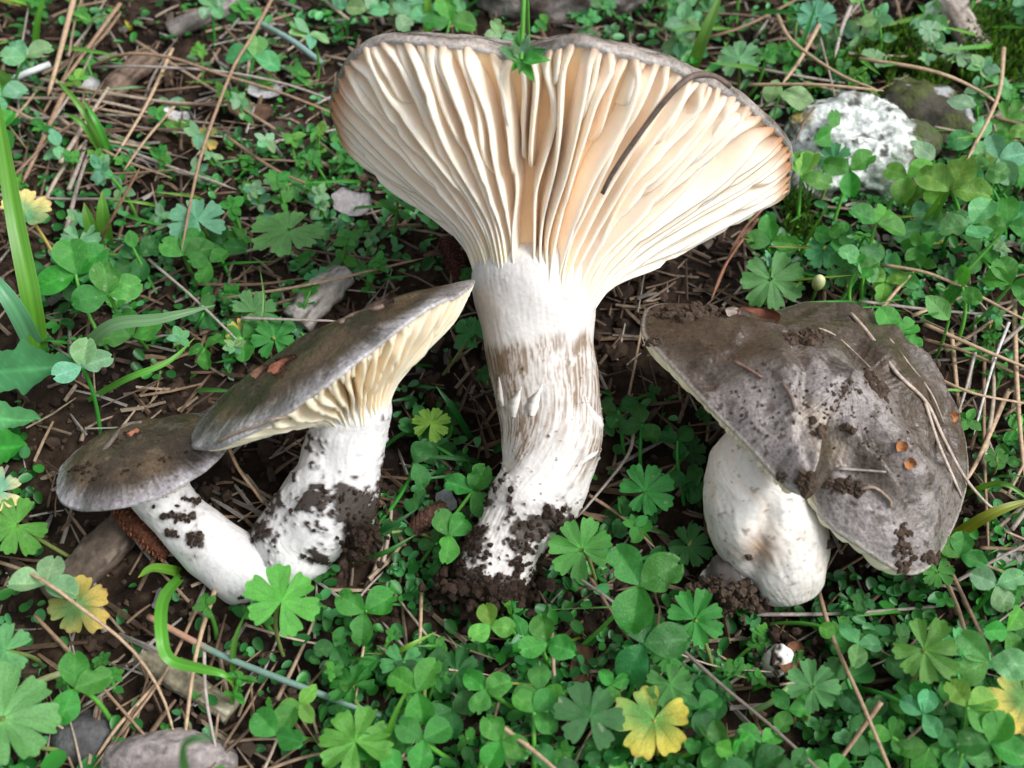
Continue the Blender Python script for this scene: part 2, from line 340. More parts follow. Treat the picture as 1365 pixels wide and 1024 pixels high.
        ye = sm(0.80, 1.0, s) * (0.5 if s_end > 0.98 else 0); c = mixc(c, [0.86, 0.74, 0.42], np.repeat(ye[:, None], nc, 1))
        return mk('gill', V.reshape(-1, 3), gridf(ns, nc, False), M_GILL, parent, col=c.reshape(-1, 3))
    def gills(self, parent, n, seed, stain=None, broken=None, lam=True, wav=0.35, u_range=(0, 1), col=(0.89, 0.75, 0.57), ext=.1):
        r = np.random.default_rng(seed); gap = 1.0 / n
        for i in range(n):
            u = (i + r.uniform(-.22, .22)) * gap
            if not (u_range[0] <= u <= u_range[1]): continue
            if broken and broken(u) and r.random() < 0.24: self.gill(parent, u, gap, i, r.uniform(0.45, 0.66), 1.0, wav, stain=stain, r=r, col=col)
            else: self.gill(parent, u, gap, i, 1.0, r.uniform(0.88, 1.04), wav, stain=stain, r=r, col=col, ext=ext)
            if lam and r.random() < 0.75: self.gill(parent, u + gap * r.uniform(.4, .6), gap, i, r.choice([0.25, 0.4, 0.6]) * r.uniform(.85, 1.15), r.uniform(0.6, 0.9), wav * 0.6, 0.34, stain=stain, ns=18, r=r, col=col)
def soft(x, a): return sm(a, a + .06, x) + .28 * sm(a - .15, a, x) * (1 - sm(a, a + .06, x))
def stem_cols(base, fibre, soil, soilmask):
    def f(V, v, t, fc):
        n1 = fbm(fc * np.array([7, 7, 1.6]), 4, 4); n2 = fbm(fc * np.array([1.5, 1.5, 2.5]), 3, 14)
        n1 = fbm(fc * np.array([12, 12, 5]), 4, 4); c = mixc(base, np.asarray(base) * 0.84, sm(.45, .75, n1) * 0.5); c = fibre(c, V, v, t, fc, n1, n2)
        return mixc(c, soil, soilmask(V, v, t))
    return f

def lift(V, px, py, up=0.05):
    q = proj(V); d = (q[:, 0] - px) ** 2 + (q[:, 1] - py) ** 2; k = np.where(d < max(36, d.min() * 1.5 + 1))[0]; i = k[np.argmin(q[k, 2])]; w = frame(px, py)[2]; return V[i] + w * up
# ---- the big mushroom, lying on its side with the gills towards the camera
def big_mushroom():
    sp = [(650, 806, 0.75, 34), (654, 780, 0.85, 44), (668, 745, 1.0, 47), (697, 690, 1.3, 51), (724, 640, 1.65, 60), (733, 585, 2.05, 67), (727, 510, 2.65, 70), (718, 440, 3.25, 74), (711, 374, 3.88, 82)]
    path = [];
    for px, py, z, rp in sp: q = P(px, py, z); path.append([*q, rp * scl(q)])
    e = empty('mushroom', [path[1][0], path[1][1], 0.0]); tag(e, 'biggest mushroom, lying with its wide cream gills and long scaly stem exposed', 'mushroom')
    rip = lambda V: fbm(V * 2.2, 4, 77)
    px = lambda V: proj(V.reshape(-1, 3)).reshape(V.shape)
    def mask(V, v, t):
        n = fbm(V * 2.6, 4, 61); fine = fbm(V * 7, 3, 63); x = px(V)[..., 0]; lvl = 0.10 + 0.46 * np.exp(-((v - 0.05) / 0.13) ** 2) + 0.30 * np.exp(-((v - 0.42) / 0.07) ** 2) * sm(690, 770, x) + 0.31 * np.exp(-((v - 0.30) / 0.15) ** 2)
        val = n * 0.75 + fine * 0.40 - .12 + lvl; m = sm(0.86, 0.92, val) + .30 * sm(.70, .86, val) * (1 - sm(.86, .92, val)); spk = fbm(V * 11, 2, 66)
        return np.clip(m + sm(0.80, 0.84, spk + 0.10 * sm(0.6, 0.2, v)) * sm(0.86, 0.7, v), 0, 1) * 0.96
    def fibre(c, V, v, t, fc, n1, n2):
        x = px(V); band = sm(0.86, 0.80, v + (n2 - .5) * 0.05) * sm(0.46, 0.68, v + (n2 - .5) * 0.3)
        side = 0.70 + 0.75 * sm(735, 640, x[..., 0]) + 0.35 * sm(760, 800, x[..., 0])
        st = sm(0.42, 0.62, fbm(fc * np.array([13, 13, 6.0]) + fbm(V * 1.3, 2, 8)[..., None] * 3, 4, 21)); st2 = sm(.5, .7, fbm(fc * np.array([24, 24, 9.0]), 3, 25))
        c = mixc(c, [0.20, 0.14, 0.09], np.clip(band * side * (0.30 + 0.85 * st) * (.55 + .9 * sm(.35, .65, fbm(V * 1.4, 3, 88))), 0, 0.95)); c = mixc(c, [0.16, 0.10, 0.055], np.clip(band * side * st2 * st * 0.7, 0, 1))
        w = sm(0.5, 0.3, v) * sm(.5, .7, n1) * 0.25; return mixc(c, [0.52, 0.43, 0.33], w)
    def disp(V, v, t, fc):
        n = fbm(fc * np.array([9, 9, 4]), 3, 4) - .5; return n * 0.03 * sm(.92, .75, v) + (fbm(fc * np.array([26, 26, 3.0]) + fbm(V * 1.5, 2, 3)[..., None] * 5, 2, 44) - .5) * .022 + (fbm(V * 0.9, 2, 5) - .5) * 0.24 + mask(V, v, t) * 0.05 * fbm(V * 9, 2, 3) * 2 + 0.05 * np.exp(-((v - 0.42) / 0.04) ** 2)
    V, C, (a, b, t, jc, jr) = build_stem(e, path, stem_cols([0.62, 0.605, 0.59], fibre, SOILC, mask), disp, 220, 380)
    # cap frame: its axis runs back along the stem
    r, u, w = frame(748, 190); ro = math.radians(5.0); up = u * math.cos(ro) + r * math.sin(ro); e1 = r * math.cos(ro) - u * math.sin(ro)
    k = 0.44; n = nrm(up * math.sqrt(1 - k * k) - w * k)
    J = jc; d = ray(748, 190); Hax = 3.55; C0 = CAM + d * ((Hax + np.dot(J - CAM, n)) / np.dot(d, n)); e2 = np.cross(n, e1); 
    if np.dot(e2, u) < 0: e2 = -e2
    vis = [(1044, 262), (1054, 235), (1057, 205), (1046, 176), (1020, 156), (985, 134), (950, 114), (905, 92), (860, 74), (800, 60), (760, 60), (722, 68), (690, 73), (655, 64), (610, 53), (560, 48), (505, 53), (474, 64), (456, 86), (444, 118), (440, 140), (450, 170), (463, 190)]
    pts = []
    for x, y in vis:
        dd = ray(x, y); q = CAM + dd * (np.dot(C0 - CAM, n) / np.dot(dd, n)); pts.append((np.dot(q - C0, e1), np.dot(q - C0, e2)))
    lo = []
    zc = C0[2]
    for deg in (205, 225, 247, 270, 293, 315, 335):
        q = math.radians(deg); dz = -(math.cos(q) * e1[2] + math.sin(q) * e2[2]); R = min(4.9, (zc + 0.15) / max(dz, 0.05)); lo.append((R * math.cos(q), R * math.sin(q)))
    rc = crom(pts + lo, 720, True); rim = C0 + rc[:, :1] * e1 + rc[:, 1:] * e2
    uu = np.linspace(0, 1, 720, endpoint=False); ang = np.arctan2(rc[:, 1], rc[:, 0])
    rim = rim + n * ((fbm(np.stack([np.cos(ang) * 3.5, np.sin(ang) * 3.5, ang * 0], -1), 3, 41) - .5) * 0.35)[:, None]
    cap = Cap(rim, C0, n, J - n * 0.02, n * 0.8 + t * 0.2, jr * 1.0, 1.0, ce1=(.12, .30), ce2=(.08, .30), cf1=(.27, .08), cf2=(.05, .50), slant=e1 * .42)
    def cc(V, U, f):
        n1 = fbm(V * np.array([3, 3, 3]), 4, 3); ln = fbm(np.stack([np.cos(U * 6.2832) * 9, np.sin(U * 6.2832) * 9, f * 95], -1), 3, 5)
        c = mixc([0.30, 0.26, 0.23], [0.10, 0.08, 0.065], sm(.35, .62, ln)); c = mixc(c, [0.40, 0.37, 0.35], sm(.55, .8, n1) * 0.6)
        c = mixc(c, [0.05, 0.04, 0.032], sm(.60, .72, ln) * .8); return c
    def cdisp(V, U, f):
        ln = fbm(np.stack([np.cos(U * 6.2832) * 9, np.sin(U * 6.2832) * 9, f * 70], -1), 3, 5); return (ln - .5) * 0.10 * sm(1.0, .97, f) + (fbm(V * 1.2, 3, 4) - .5) * 0.3 * sm(1.0, .9, f)
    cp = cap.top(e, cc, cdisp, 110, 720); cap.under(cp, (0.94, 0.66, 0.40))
    def stain(u, s):
        x = cap.at(cap.out, u) @ e1; a_r = sm(.80, 1.0, x); a_l = sm(.70, 1.0, -x); jag = .04 * vn(np.stack([u * 160, s * 0, s * 0], -1), 6)
        return sm(0.07 + 0.16 * a_l + .08 * a_r + jag, 0.0, s) * (0.55 + 0.45 * np.maximum(a_l, a_r))
    cap.gills(cp, 70, 5, stain, broken=lambda x: 0.28 < x < 0.50, wav=0.72, col=(0.94, 0.80, 0.665), ext=.30)
    # torn flakes of skin on the stem
    stem_o = [c_ for c_ in e.children if c_.name.startswith('stem')][0]
    def flake(pp, wd, lifts, name='peel_flake'):
        q = crom(np.array([lift(V, x, y, l) for (x, y), l in zip(pp, lifts)]), 11); f = np.linspace(0, 1, 11); w_ = (np.sin(np.clip(f ** 1.5 * .88 + .03, 0, 1) * np.pi) ** .8 * wd); W2 = frame(*pp[0])[2]; side = nrm(np.cross(nrm(np.gradient(q, axis=0)), W2)); jag = 1 + .12 * np.sin(f * 23)
        Vv = np.stack([q - side * (w_ * jag)[:, None] - W2 * .03, q + W2 * .015, q + side * (w_ * (2 - jag))[:, None] - W2 * .03, q - W2 * .05], 1).reshape(-1, 3); mk(name, Vv, gridf(11, 4), M_STEM, stem_o, col=np.full((len(Vv), 3), 0.66) * np.array([1, .97, .92]))
    flake([(690, 514), (685, 536), (680, 560)], 0.22, (.0, .01, .035)); flake([(718, 510), (711, 532), (703, 552)], 0.20, (.0, .01, .04)); flake([(660, 500), (663, 520), (666, 540)], 0.11, (.02, .03, .05))
    flake([(784, 525), (792, 548), (801, 562), (807, 572)], 0.15, (.02, .03, .03, .0)); flake([(782, 618), (792, 608), (803, 600)], 0.10, (.02, .03, .0))
    lum = C.mean(1); ks = np.where((lum < 0.2) & (np.arange(len(V)) < 220 * 175))[0]; rr = np.random.default_rng(3); kk = rr.choice(ks, min(1500, len(ks)))
    Vc, Fc, Cc = crumbs(V[kk], rr.uniform(0.03, 0.085, len(kk)), SOILC * 0.9, 4)
    base = np.array([P(x, y, z) for x, y, z in np.stack([rr.normal(650, 34, 420), rr.normal(780, 18, 420), np.abs(rr.normal(0.7, 0.4, 420))], -1)])
    V2, F2, C2 = crumbs(base, rr.uniform(0.05, 0.17, 420), SOILC * 0.9, 8)
    o = mk('soil_crust', np.vstack([Vc, V2]), np.vstack([Fc, F2 + len(Vc)]), M_CRUMB, e, smooth=False, col=np.vstack([Cc, C2])); o['kind'] = 'stuff'
    return e, cap
BIG, BIGCAP = big_mushroom()

# ---- a smaller mushroom from a frame: centre, normal, two radii
def frame_rim(cpx, cpy, dist, tilt, k, a, b, wob, droop, K=720, seed=1):
    r, u, w = frame(cpx, cpy); C0 = CAM + ray(cpx, cpy) * dist; t = math.radians(tilt)
    e1 = r * math.cos(t) + u * math.sin(t); up = -r * math.sin(t) + u * math.cos(t); n = nrm(up + w * k); e1 = nrm(e1 - n * np.dot(e1, n)); e2 = np.cross(n, e1)
    if np.dot(e2, w) > 0: e2 = -e2                                       # angle 270 is the side nearest the camera
    an = np.linspace(0, 2 * np.pi, K, endpoint=False); nz = fbm(np.stack([np.cos(an) * 2, np.sin(an) * 2, an * 0 + seed], -1), 3, seed) - .5
    rr = 1 + nz * wob; h = droop(an) + nz * 0.25
    return C0, n, C0 + (rr * a * np.cos(an))[:, None] * e1 + (rr * b * np.sin(an))[:, None] * e2 + h[:, None] * n
def small_cap_cols(rimlight, seed):  # rimlight: pale lavender sky sheen near the margin, put into the cap colour
    def f(V, U, fr):
        n1 = fbm(V * 1.3, 4, seed); fib = fbm(np.stack([np.cos(U * 6.2832) * 45, np.sin(U * 6.2832) * 45, fr * 7], -1), 3, seed + 1); n3 = fbm(V * 5, 3, seed + 2)
        c = mixc([0.030, 0.020, 0.010], [0.085, 0.057, 0.031], sm(.35, .7, n1)); edge = sm(0.78, 1.02, fr + (fib - .5) * 0.12) * (.4 + .6 * sm(.35, .6, n1))
        c = mixc(c, np.array(rimlight), np.clip(edge * (0.62 + 0.35 * fib), 0, .92)); c = c * (.72 + .56 * fbm(V * 14, 3, seed + 6))[..., None]; c = mixc(c, [.20, .17, .13], sm(.62, .72, fbm(V * 4, 4, seed + 8)) * .2 * sm(.98, .85, fr)); c = mixc(c, [0.05, 0.035, 0.025], sm(.63, .72, n3) * 0.8 * sm(1.0, .9, fr)); return c
    return f
def small_disp(seed, amp=0.2):
    def f(V, U, fr): return (fbm(V * 0.9, 3, seed) - .5) * amp * sm(1.0, .8, fr) * 1.5 + (fbm(np.stack([np.cos(U * 6.2832) * 50, np.sin(U * 6.2832) * 50, fr * 6], -1), 2, seed) - .5) * 0.012
    return f
def dirt(parent, sets, seed=1, col=SOILC, name='soil_crust'):
    Vs, Fs, Cs, off = [], [], [], 0
    for pts, lo, hi in sets:
        if not len(pts): continue
        rr = np.random.default_rng(seed + off); a, b, c = crumbs(pts, rr.uniform(lo, hi, len(pts)), col, seed + off + 1, 1); Vs.append(a); Fs.append(b + off); Cs.append(c); off += len(a)
    o = mk(name, np.vstack(Vs), np.vstack(Fs), M_CRUMB, parent, smooth=False, col=np.vstack(Cs)); o['kind'] = 'stuff'
def pt_path(sp):
    out = []
    for x, y, z, rp in sp: q = P(x, y, z); out.append([*q, rp * scl(q)])
    return out
def mid_mushroom():
    path = pt_path([(386, 772, 0.5, 26), (388, 752, 0.75, 46), (396, 720, 1.05, 54), (425, 682, 1.5, 60), (448, 645, 1.95, 58), (460, 600, 2.5, 51), (466, 565, 3.0, 50), (468, 545, 3.3, 52)])
    e = empty('mushroom', [path[1][0], path[1][1], 0.0]); tag(e, 'small mushroom with tilted brown cap, thick white stem clotted with dark soil', 'mushroom')
    def mask(V, v, t):
        q = proj(V.reshape(-1, 3)).reshape(V.shape); n = fbm(V * 2.3, 4, 161); f2 = fbm(V * 8, 3, 163); x, y = q[..., 0], q[..., 1]
        blob = lambda cx, cy, rx, ry: np.exp(-(((x - cx) / rx) ** 2 + ((y - cy) / ry) ** 2))
        l = 0.55 * blob(462, 668, 34, 24) + .5 * blob(490, 700, 40, 50) + .40 * blob(412, 672, 22, 14) + .32 * blob(348, 690, 16, 36) + .34 * blob(372, 668, 22, 14) + .3 * blob(362, 705, 14, 20) + .32 * blob(515, 640, 16, 46) + .25 * blob(410, 745, 40, 10)
        return np.clip(soft(n * 1.0 + f2 * .6 - .42 + l * .85 + .06, .66), 0, 1) * .97
    V, C, (a, b, t, jc, jr) = build_stem(e, path, stem_cols([0.63, 0.625, 0.63], lambda c, V, v, t, fc, n1, n2: c, SOILC, mask), lambda V, v, t, fc: (fbm(V * 1.0, 2, 15) - .5) * .28 + (fbm(fc * np.array([6, 6, 1.2]), 3, 4) - .5) * .04 + mask(V, v, t) * .06, 160, 240)
    dist = np.linalg.norm(jc - CAM) - 0.1
    C0, n, rim = frame_rim(437, 464, dist, 25.5, 0.02, 3.52, 2.7, 0.12, lambda an: -0.75 * np.clip(np.cos(an - math.radians(222)), 0, 1) ** 1.6 - .05, seed=3)
    cap = Cap(rim, C0, n, jc, n * 0.5 + t * 0.5, jr, 0.5, ell=False, ce1=(.14, .38), ce2=(.09, .36), cf1=(.33, .05), cf2=(.06, .58))
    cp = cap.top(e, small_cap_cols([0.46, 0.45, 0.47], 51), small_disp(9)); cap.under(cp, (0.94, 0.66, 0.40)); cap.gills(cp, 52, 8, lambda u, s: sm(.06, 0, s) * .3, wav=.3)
    rr = np.random.default_rng(5); k = np.where(C.mean(1) < .14)[0]; k = k[k < 160 * 175]; q = proj(V[k]); k = k[(q[:, 1] > 640)]
    core = np.array([P(x, y, z) for x, y, z in np.stack([rr.normal(474, 15, 260), rr.normal(708, 22, 260), np.clip(rr.normal(1.4, .4, 260), .1, 2.2)], -1)])
    dirt(e, [(V[rr.choice(k, 420)], .015, .055), (core, .03, .12), (spots(cap.TV, 480, 402, 26, 7, 40, 3, -25), .03, .09), (spots(cap.TV, 375, 482, 30, 8, 50, 4, -25), .02, .06), (spots(cap.TV, 340, 500, 60, 20, 30, 6, -20), .015, .04)], 21)
    return e, cap
MID, MIDCAP = mid_mushroom()
def left_mushroom():
    path = pt_path([(352, 790, 0.55, 22), (340, 776, 0.7, 38), (308, 748, 0.9, 43), (268, 716, 1.15, 42), (232, 684, 1.55, 38), (212, 655, 1.95, 42), (206, 636, 2.25, 46)])
    e = empty('mushroom', [path[1][0], path[1][1], 0.0]); tag(e, 'smallest mushroom, brown cap tucked under its neighbour, white stem bent along the ground', 'mushroom')
    def mask(V, v, t):
        q = proj(V.reshape(-1, 3)).reshape(V.shape); n = fbm(V * 2.6, 4, 261); f2 = fbm(V * 9, 3, 263); x, y = q[..., 0], q[..., 1]
        blob = lambda cx, cy, rx, ry: np.exp(-(((x - cx) / rx) ** 2 + ((y - cy) / ry) ** 2))
        l = .38 * blob(262, 715, 18, 14) + .38 * blob(228, 712, 14, 10) + .3 * blob(232, 690, 26, 10) + .3 * blob(252, 668, 20, 10) + .28 * blob(330, 795, 20, 10)
        return np.clip(soft(n * .55 + f2 * .3 - .07 + l + .05, .63), 0, 1) * .97
    V, C, (a, b, t, jc, jr) = build_stem(e, path, stem_cols([0.63, 0.625, 0.63], lambda c, V, v, t, fc, n1, n2: mixc(c, [.66, .5, .36], sm(.88, .98, v) * .4 * sm(.4, .6, n1)), SOILC, mask), lambda V, v, t, fc: (fbm(V * 1.1, 2, 19) - .5) * .2 + mask(V, v, t) * .05, 140, 220)
    dist = np.linalg.norm(jc - CAM) - .05
    C0, n, rim = frame_rim(190, 604, dist, 20, .42, 2.02, 1.85, .12, lambda an: -0.22 * np.clip(np.cos(an - math.radians(250)), 0, 1) - .05, seed=13)
    cap = Cap(rim, C0, n, jc, n * .6 + t * .4, jr, .5, ell=False, ce1=(.25, .2), ce2=(.25, .3), cf1=(.35, .02), cf2=(.15, .6))
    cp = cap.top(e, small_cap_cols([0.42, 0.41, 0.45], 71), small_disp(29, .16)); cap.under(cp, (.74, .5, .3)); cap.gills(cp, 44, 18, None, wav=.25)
    rr = np.random.default_rng(5); k = np.where(C.mean(1) < .2)[0]
    dirt(e, [(V[rr.choice(k, 160)], .02, .06), (spots(cap.TV, 175, 585, 60, 25, 30, 3, -15), .015, .045), (spots(cap.TV, 115, 630, 25, 15, 25, 5), .02, .07), (spots(cap.TV, 200, 618, 60, 4, 16, 6, -18), .02, .05), (spots(cap.TV, 290, 575, 12, 12, 25, 7), .03, .08)], 31)
    return e, cap
LEFT, LEFTCAP = left_mushroom()
def right_mushroom():
    path = pt_path([(1062, 800, .35, 22), (1056, 782, .55, 44), (1040, 745, .9, 66), (1024, 705, 1.3, 76), (1016, 665, 1.75, 73), (1012, 628, 2.2, 66), (1020, 598, 2.65, 52), (1034, 575, 3.0, 48)])
    e = empty('mushroom', [path[1][0], path[1][1], 0.0]); tag(e, 'mushroom with muddy grey cap, torn at the edge, covering its swollen white stem', 'mushroom')
    def mask(V, v, t):
        q = proj(V.reshape(-1, 3)).reshape(V.shape); n = fbm(V * 2.6, 4, 361); f2 = fbm(V * 9, 3, 363); x, y = q[..., 0], q[..., 1]
        blob = lambda cx, cy, rx, ry: np.exp(-(((x - cx) / rx) ** 2 + ((y - cy) / ry) ** 2))
        l = .34 * blob(975, 800, 46, 16) + .12 * blob(980, 745, 30, 8) + .16 * blob(1008, 745, 14, 10) + .2 * blob(1103, 728, 6, 10)
        return np.clip(soft(n * .55 + f2 * .3 - .07 + l + .05, .62), 0, 1) * .97
    def fib(c, V, v, t, fc, n1, n2):
        q = proj(V.reshape(-1, 3)).reshape(V.shape); x, y = q[..., 0], q[..., 1]
        w = np.exp(-(((x - 1012) / 24) ** 2 + ((y - 735) / 24) ** 2)); return mixc(mixc(mixc(c, [.50, .39, .27], sm(.45, .7, n2) * .28), [.20, .13, .08], sm(.69, .75, fbm(V * 9, 3, 31)) * .6), [.30, .16, .08], w * .75)
    def dsp(V, v, t, fc):
        q = proj(V.reshape(-1, 3)).reshape(V.shape); x, y = q[..., 0], q[..., 1]; g = np.exp(-(((x - 1008 - (735 - y) * .25) / 17) ** 2)) * sm(640, 700, y); b = np.exp(-(((x - 985) / 42) ** 2 + ((y - 670) / 45) ** 2))
        return (fbm(V * .9, 2, 25) - .5) * .36 + (fbm(V * 2.2, 3, 26) - .5) * .08 + (fbm(fc * np.array([10, 10, 4]), 3, 27) - .5) * .05 - g * .17 + b * .12 + mask(V, v, t) * .05
    V, C, (a, b, t, jc, jr) = build_stem(e, path, stem_cols([0.64, 0.625, 0.59], fib, SOILC, mask), dsp, 160, 220)
    nb = P(975, 768, .55); Bq, Fq = SPH[3]; Vq = nb + Bq * np.array([.62, .5, .55]) * (1 + (fbm(Bq * 2, 3, 5) - .5) * .7)[:, None]; mk('stem_base', Vq, Fq, M_STEM, e, col=mixc([.82, .80, .77], SOILC, sm(.52, .58, fbm(Vq * 2.6, 3, 12)) * .9))
    ctl = [(862, 412, 3.2), (856, 440, 3.35), (872, 462, 3.5), (902, 494, 3.65), (945, 541, 3.8), (992, 588, 3.85), (1035, 636, 3.75), (1060, 655, 3.85), (1075, 656, 3.95), (1079, 640, 3.95), (1077, 612, 3.85), (1075, 585, 3.75), (1079, 612, 3.1), (1083, 650, 2.85), (1090, 676, 2.75), (1112, 704, 2.6), (1150, 730, 2.4), (1205, 763, 1.9), (1238, 757, 1.75), (1262, 722, 1.6), (1282, 675, 1.5), (1291, 622, 1.4), (1278, 550, 1.2), (1240, 483, 1.05), (1192, 433, 1.1), (1130, 408, 1.5), (1080, 402, 1.9), (1040, 412, 2.2), (1000, 416, 2.5), (930, 408, 2.9), (890, 404, 3.1)]
    rim = crom([P(*c) for c in ctl], 720, True); C0 = P(1092, 556, 3.35); s0 = rim - rim.mean(0); n = np.linalg.svd(s0, full_matrices=False)[2][2]; n = n if n[2] > 0 else -n
    n = nrm(n + np.array([0, 0, .3]))
    cap = Cap(rim, C0, n, jc, n * .5 + t * .5, jr, 1.3, ce1=(.10, .95), ce2=(.2, .2), cf1=(.35, .15), cf2=(.12, .5), ell=False)
    def px(V): return proj(V.reshape(-1, 3)).reshape(V.shape)
    def seg(x, y, x0, y0, x1, y1, wd):
        dx, dy = x1 - x0, y1 - y0; tt = np.clip(((x - x0) * dx + (y - y0) * dy) / (dx * dx + dy * dy), 0, 1); return np.exp(-(((x - x0 - tt * dx) ** 2 + (y - y0 - tt * dy) ** 2) / wd ** 2))
    def disp(V, U, f):
        q = px(V); x, y = q[..., 0], q[..., 1]
        furrow = -.16 * seg(x + 6 * np.sin(y / 22), y, 1066, 470, 1080, 640, 12) + .22 * seg(x, y, 1040, 480, 1058, 610, 30) - .36 * seg(x, y, 1160, 560, 1215, 650, 14) + .24 * seg(x, y, 1135, 560, 1195, 660, 11) - .32 * seg(x, y, 1150, 470, 1250, 600, 22) - .22 * seg(x, y, 1215, 660, 1220, 740, 18)
        return (furrow + (fbm(V * .7, 2, 45) - .5) * .8 + (np.abs(fbm(V * 1.1, 2, 48) - .5)) * -.5 + (fbm(V * 4, 3, 46) - .5) * .10) * sm(1.0, .86, f) + furrow * .4 * sm(.86, 1, f) + (fbm(np.stack([np.cos(U * 6.2832) * 30, np.sin(U * 6.2832) * 30, f * 3], -1), 2, 4) - .5) * .04
    def cc(V, U, f):
        q = px(V); x, y = q[..., 0], q[..., 1]; n1 = fbm(V * .9, 4, 91); n2 = fbm(V * 3.2, 4, 93); fb = fbm(np.stack([np.cos(U * 6.2832) * 24, np.sin(U * 6.2832) * 24, f * 4], -1), 4, 95)
        brown = np.clip(.42 + 1.0 * seg(x, y, 900, 420, 1150, 420, 55) + .8 * seg(x, y, 1180, 470, 1270, 590, 30) + .35 * seg(x, y, 1150, 590, 1220, 690, 22) - .45 * seg(x, y, 1100, 540, 1130, 570, 55) - .4 * seg(x, y, 1000, 560, 1050, 620, 40) - .4 * seg(x, y, 1110, 690, 1180, 700, 45) + (n1 - .5) * 1.1, 0, 1)
        c = mixc([0.25, 0.225, 0.22], [0.058, 0.040, 0.025], brown); c = mixc(c, c * .5, sm(.48, .7, fb) * .75 * sm(.2, .55, f)); c = mixc(c, [.060, .041, .030], sm(.52, .66, n2 + .16 * (brown - .5)) * .75); c = mixc(c, [.035, .024, .018], sm(.66, .70, fbm(V * 9, 3, 97)) * .8)
        c = mixc(c, [.36, .29, .21], .6 * seg(x, y, 1085, 560, 1110, 600, 22)); return mixc(c, [.50, .46, .41], sm(.98, 1.0, f) * .7)
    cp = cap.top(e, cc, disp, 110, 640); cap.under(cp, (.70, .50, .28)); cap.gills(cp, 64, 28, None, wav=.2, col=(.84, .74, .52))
    rr = np.random.default_rng(8); T = cap.TV; k = np.where(C.mean(1) < .2)[0]
    base = np.array([P(x, y, z) for x, y, z in np.stack([rr.normal(968, 22, 260), rr.normal(792, 12, 260), np.clip(rr.normal(.6, .3, 260), 0, 1.2)], -1)])
    sets = [(V[rr.choice(k, 200)], .02, .07), (base, .05, .14)]
    for i, (cx, cy, rx, ry, nn, rot, hi) in enumerate([(900, 418, 36, 10, 60, 0, .15), (950, 412, 30, 10, 40, 10, .12), (868, 456, 14, 5, 14, 0, .09), (1078, 448, 34, 14, 90, -10, .13), (1168, 505, 12, 36, 60, -25, .12), (1078, 645, 26, 14, 40, 0, .17), (1130, 650, 34, 12, 50, 10, .11), (1088, 568, 14, 14, 30, 0, .12), (1130, 572, 9, 7, 12, 0, .10), (1205, 730, 14, 34, 50, 0, .10), (1252, 745, 22, 12, 40, 0, .10), (1090, 535, 60, 40, 60, 0, .05), (1005, 540, 50, 60, 26, 30, .05), (1270, 500, 10, 60, 60, -35, .09), (1180, 600, 70, 60, 46, 0, .04), (1040, 640, 10, 10, 14, 0, .08), (1125, 520, 40, 20, 30, 0, .06)]):
        sets.append((spots(T, cx, cy, rx, ry, nn, 50 + i, rot), .02, hi))
    dirt(e, sets, 41, np.array([0.062, 0.043, 0.031])); return e, cap
RIGHT, RIGHTCAP = right_mushroom()

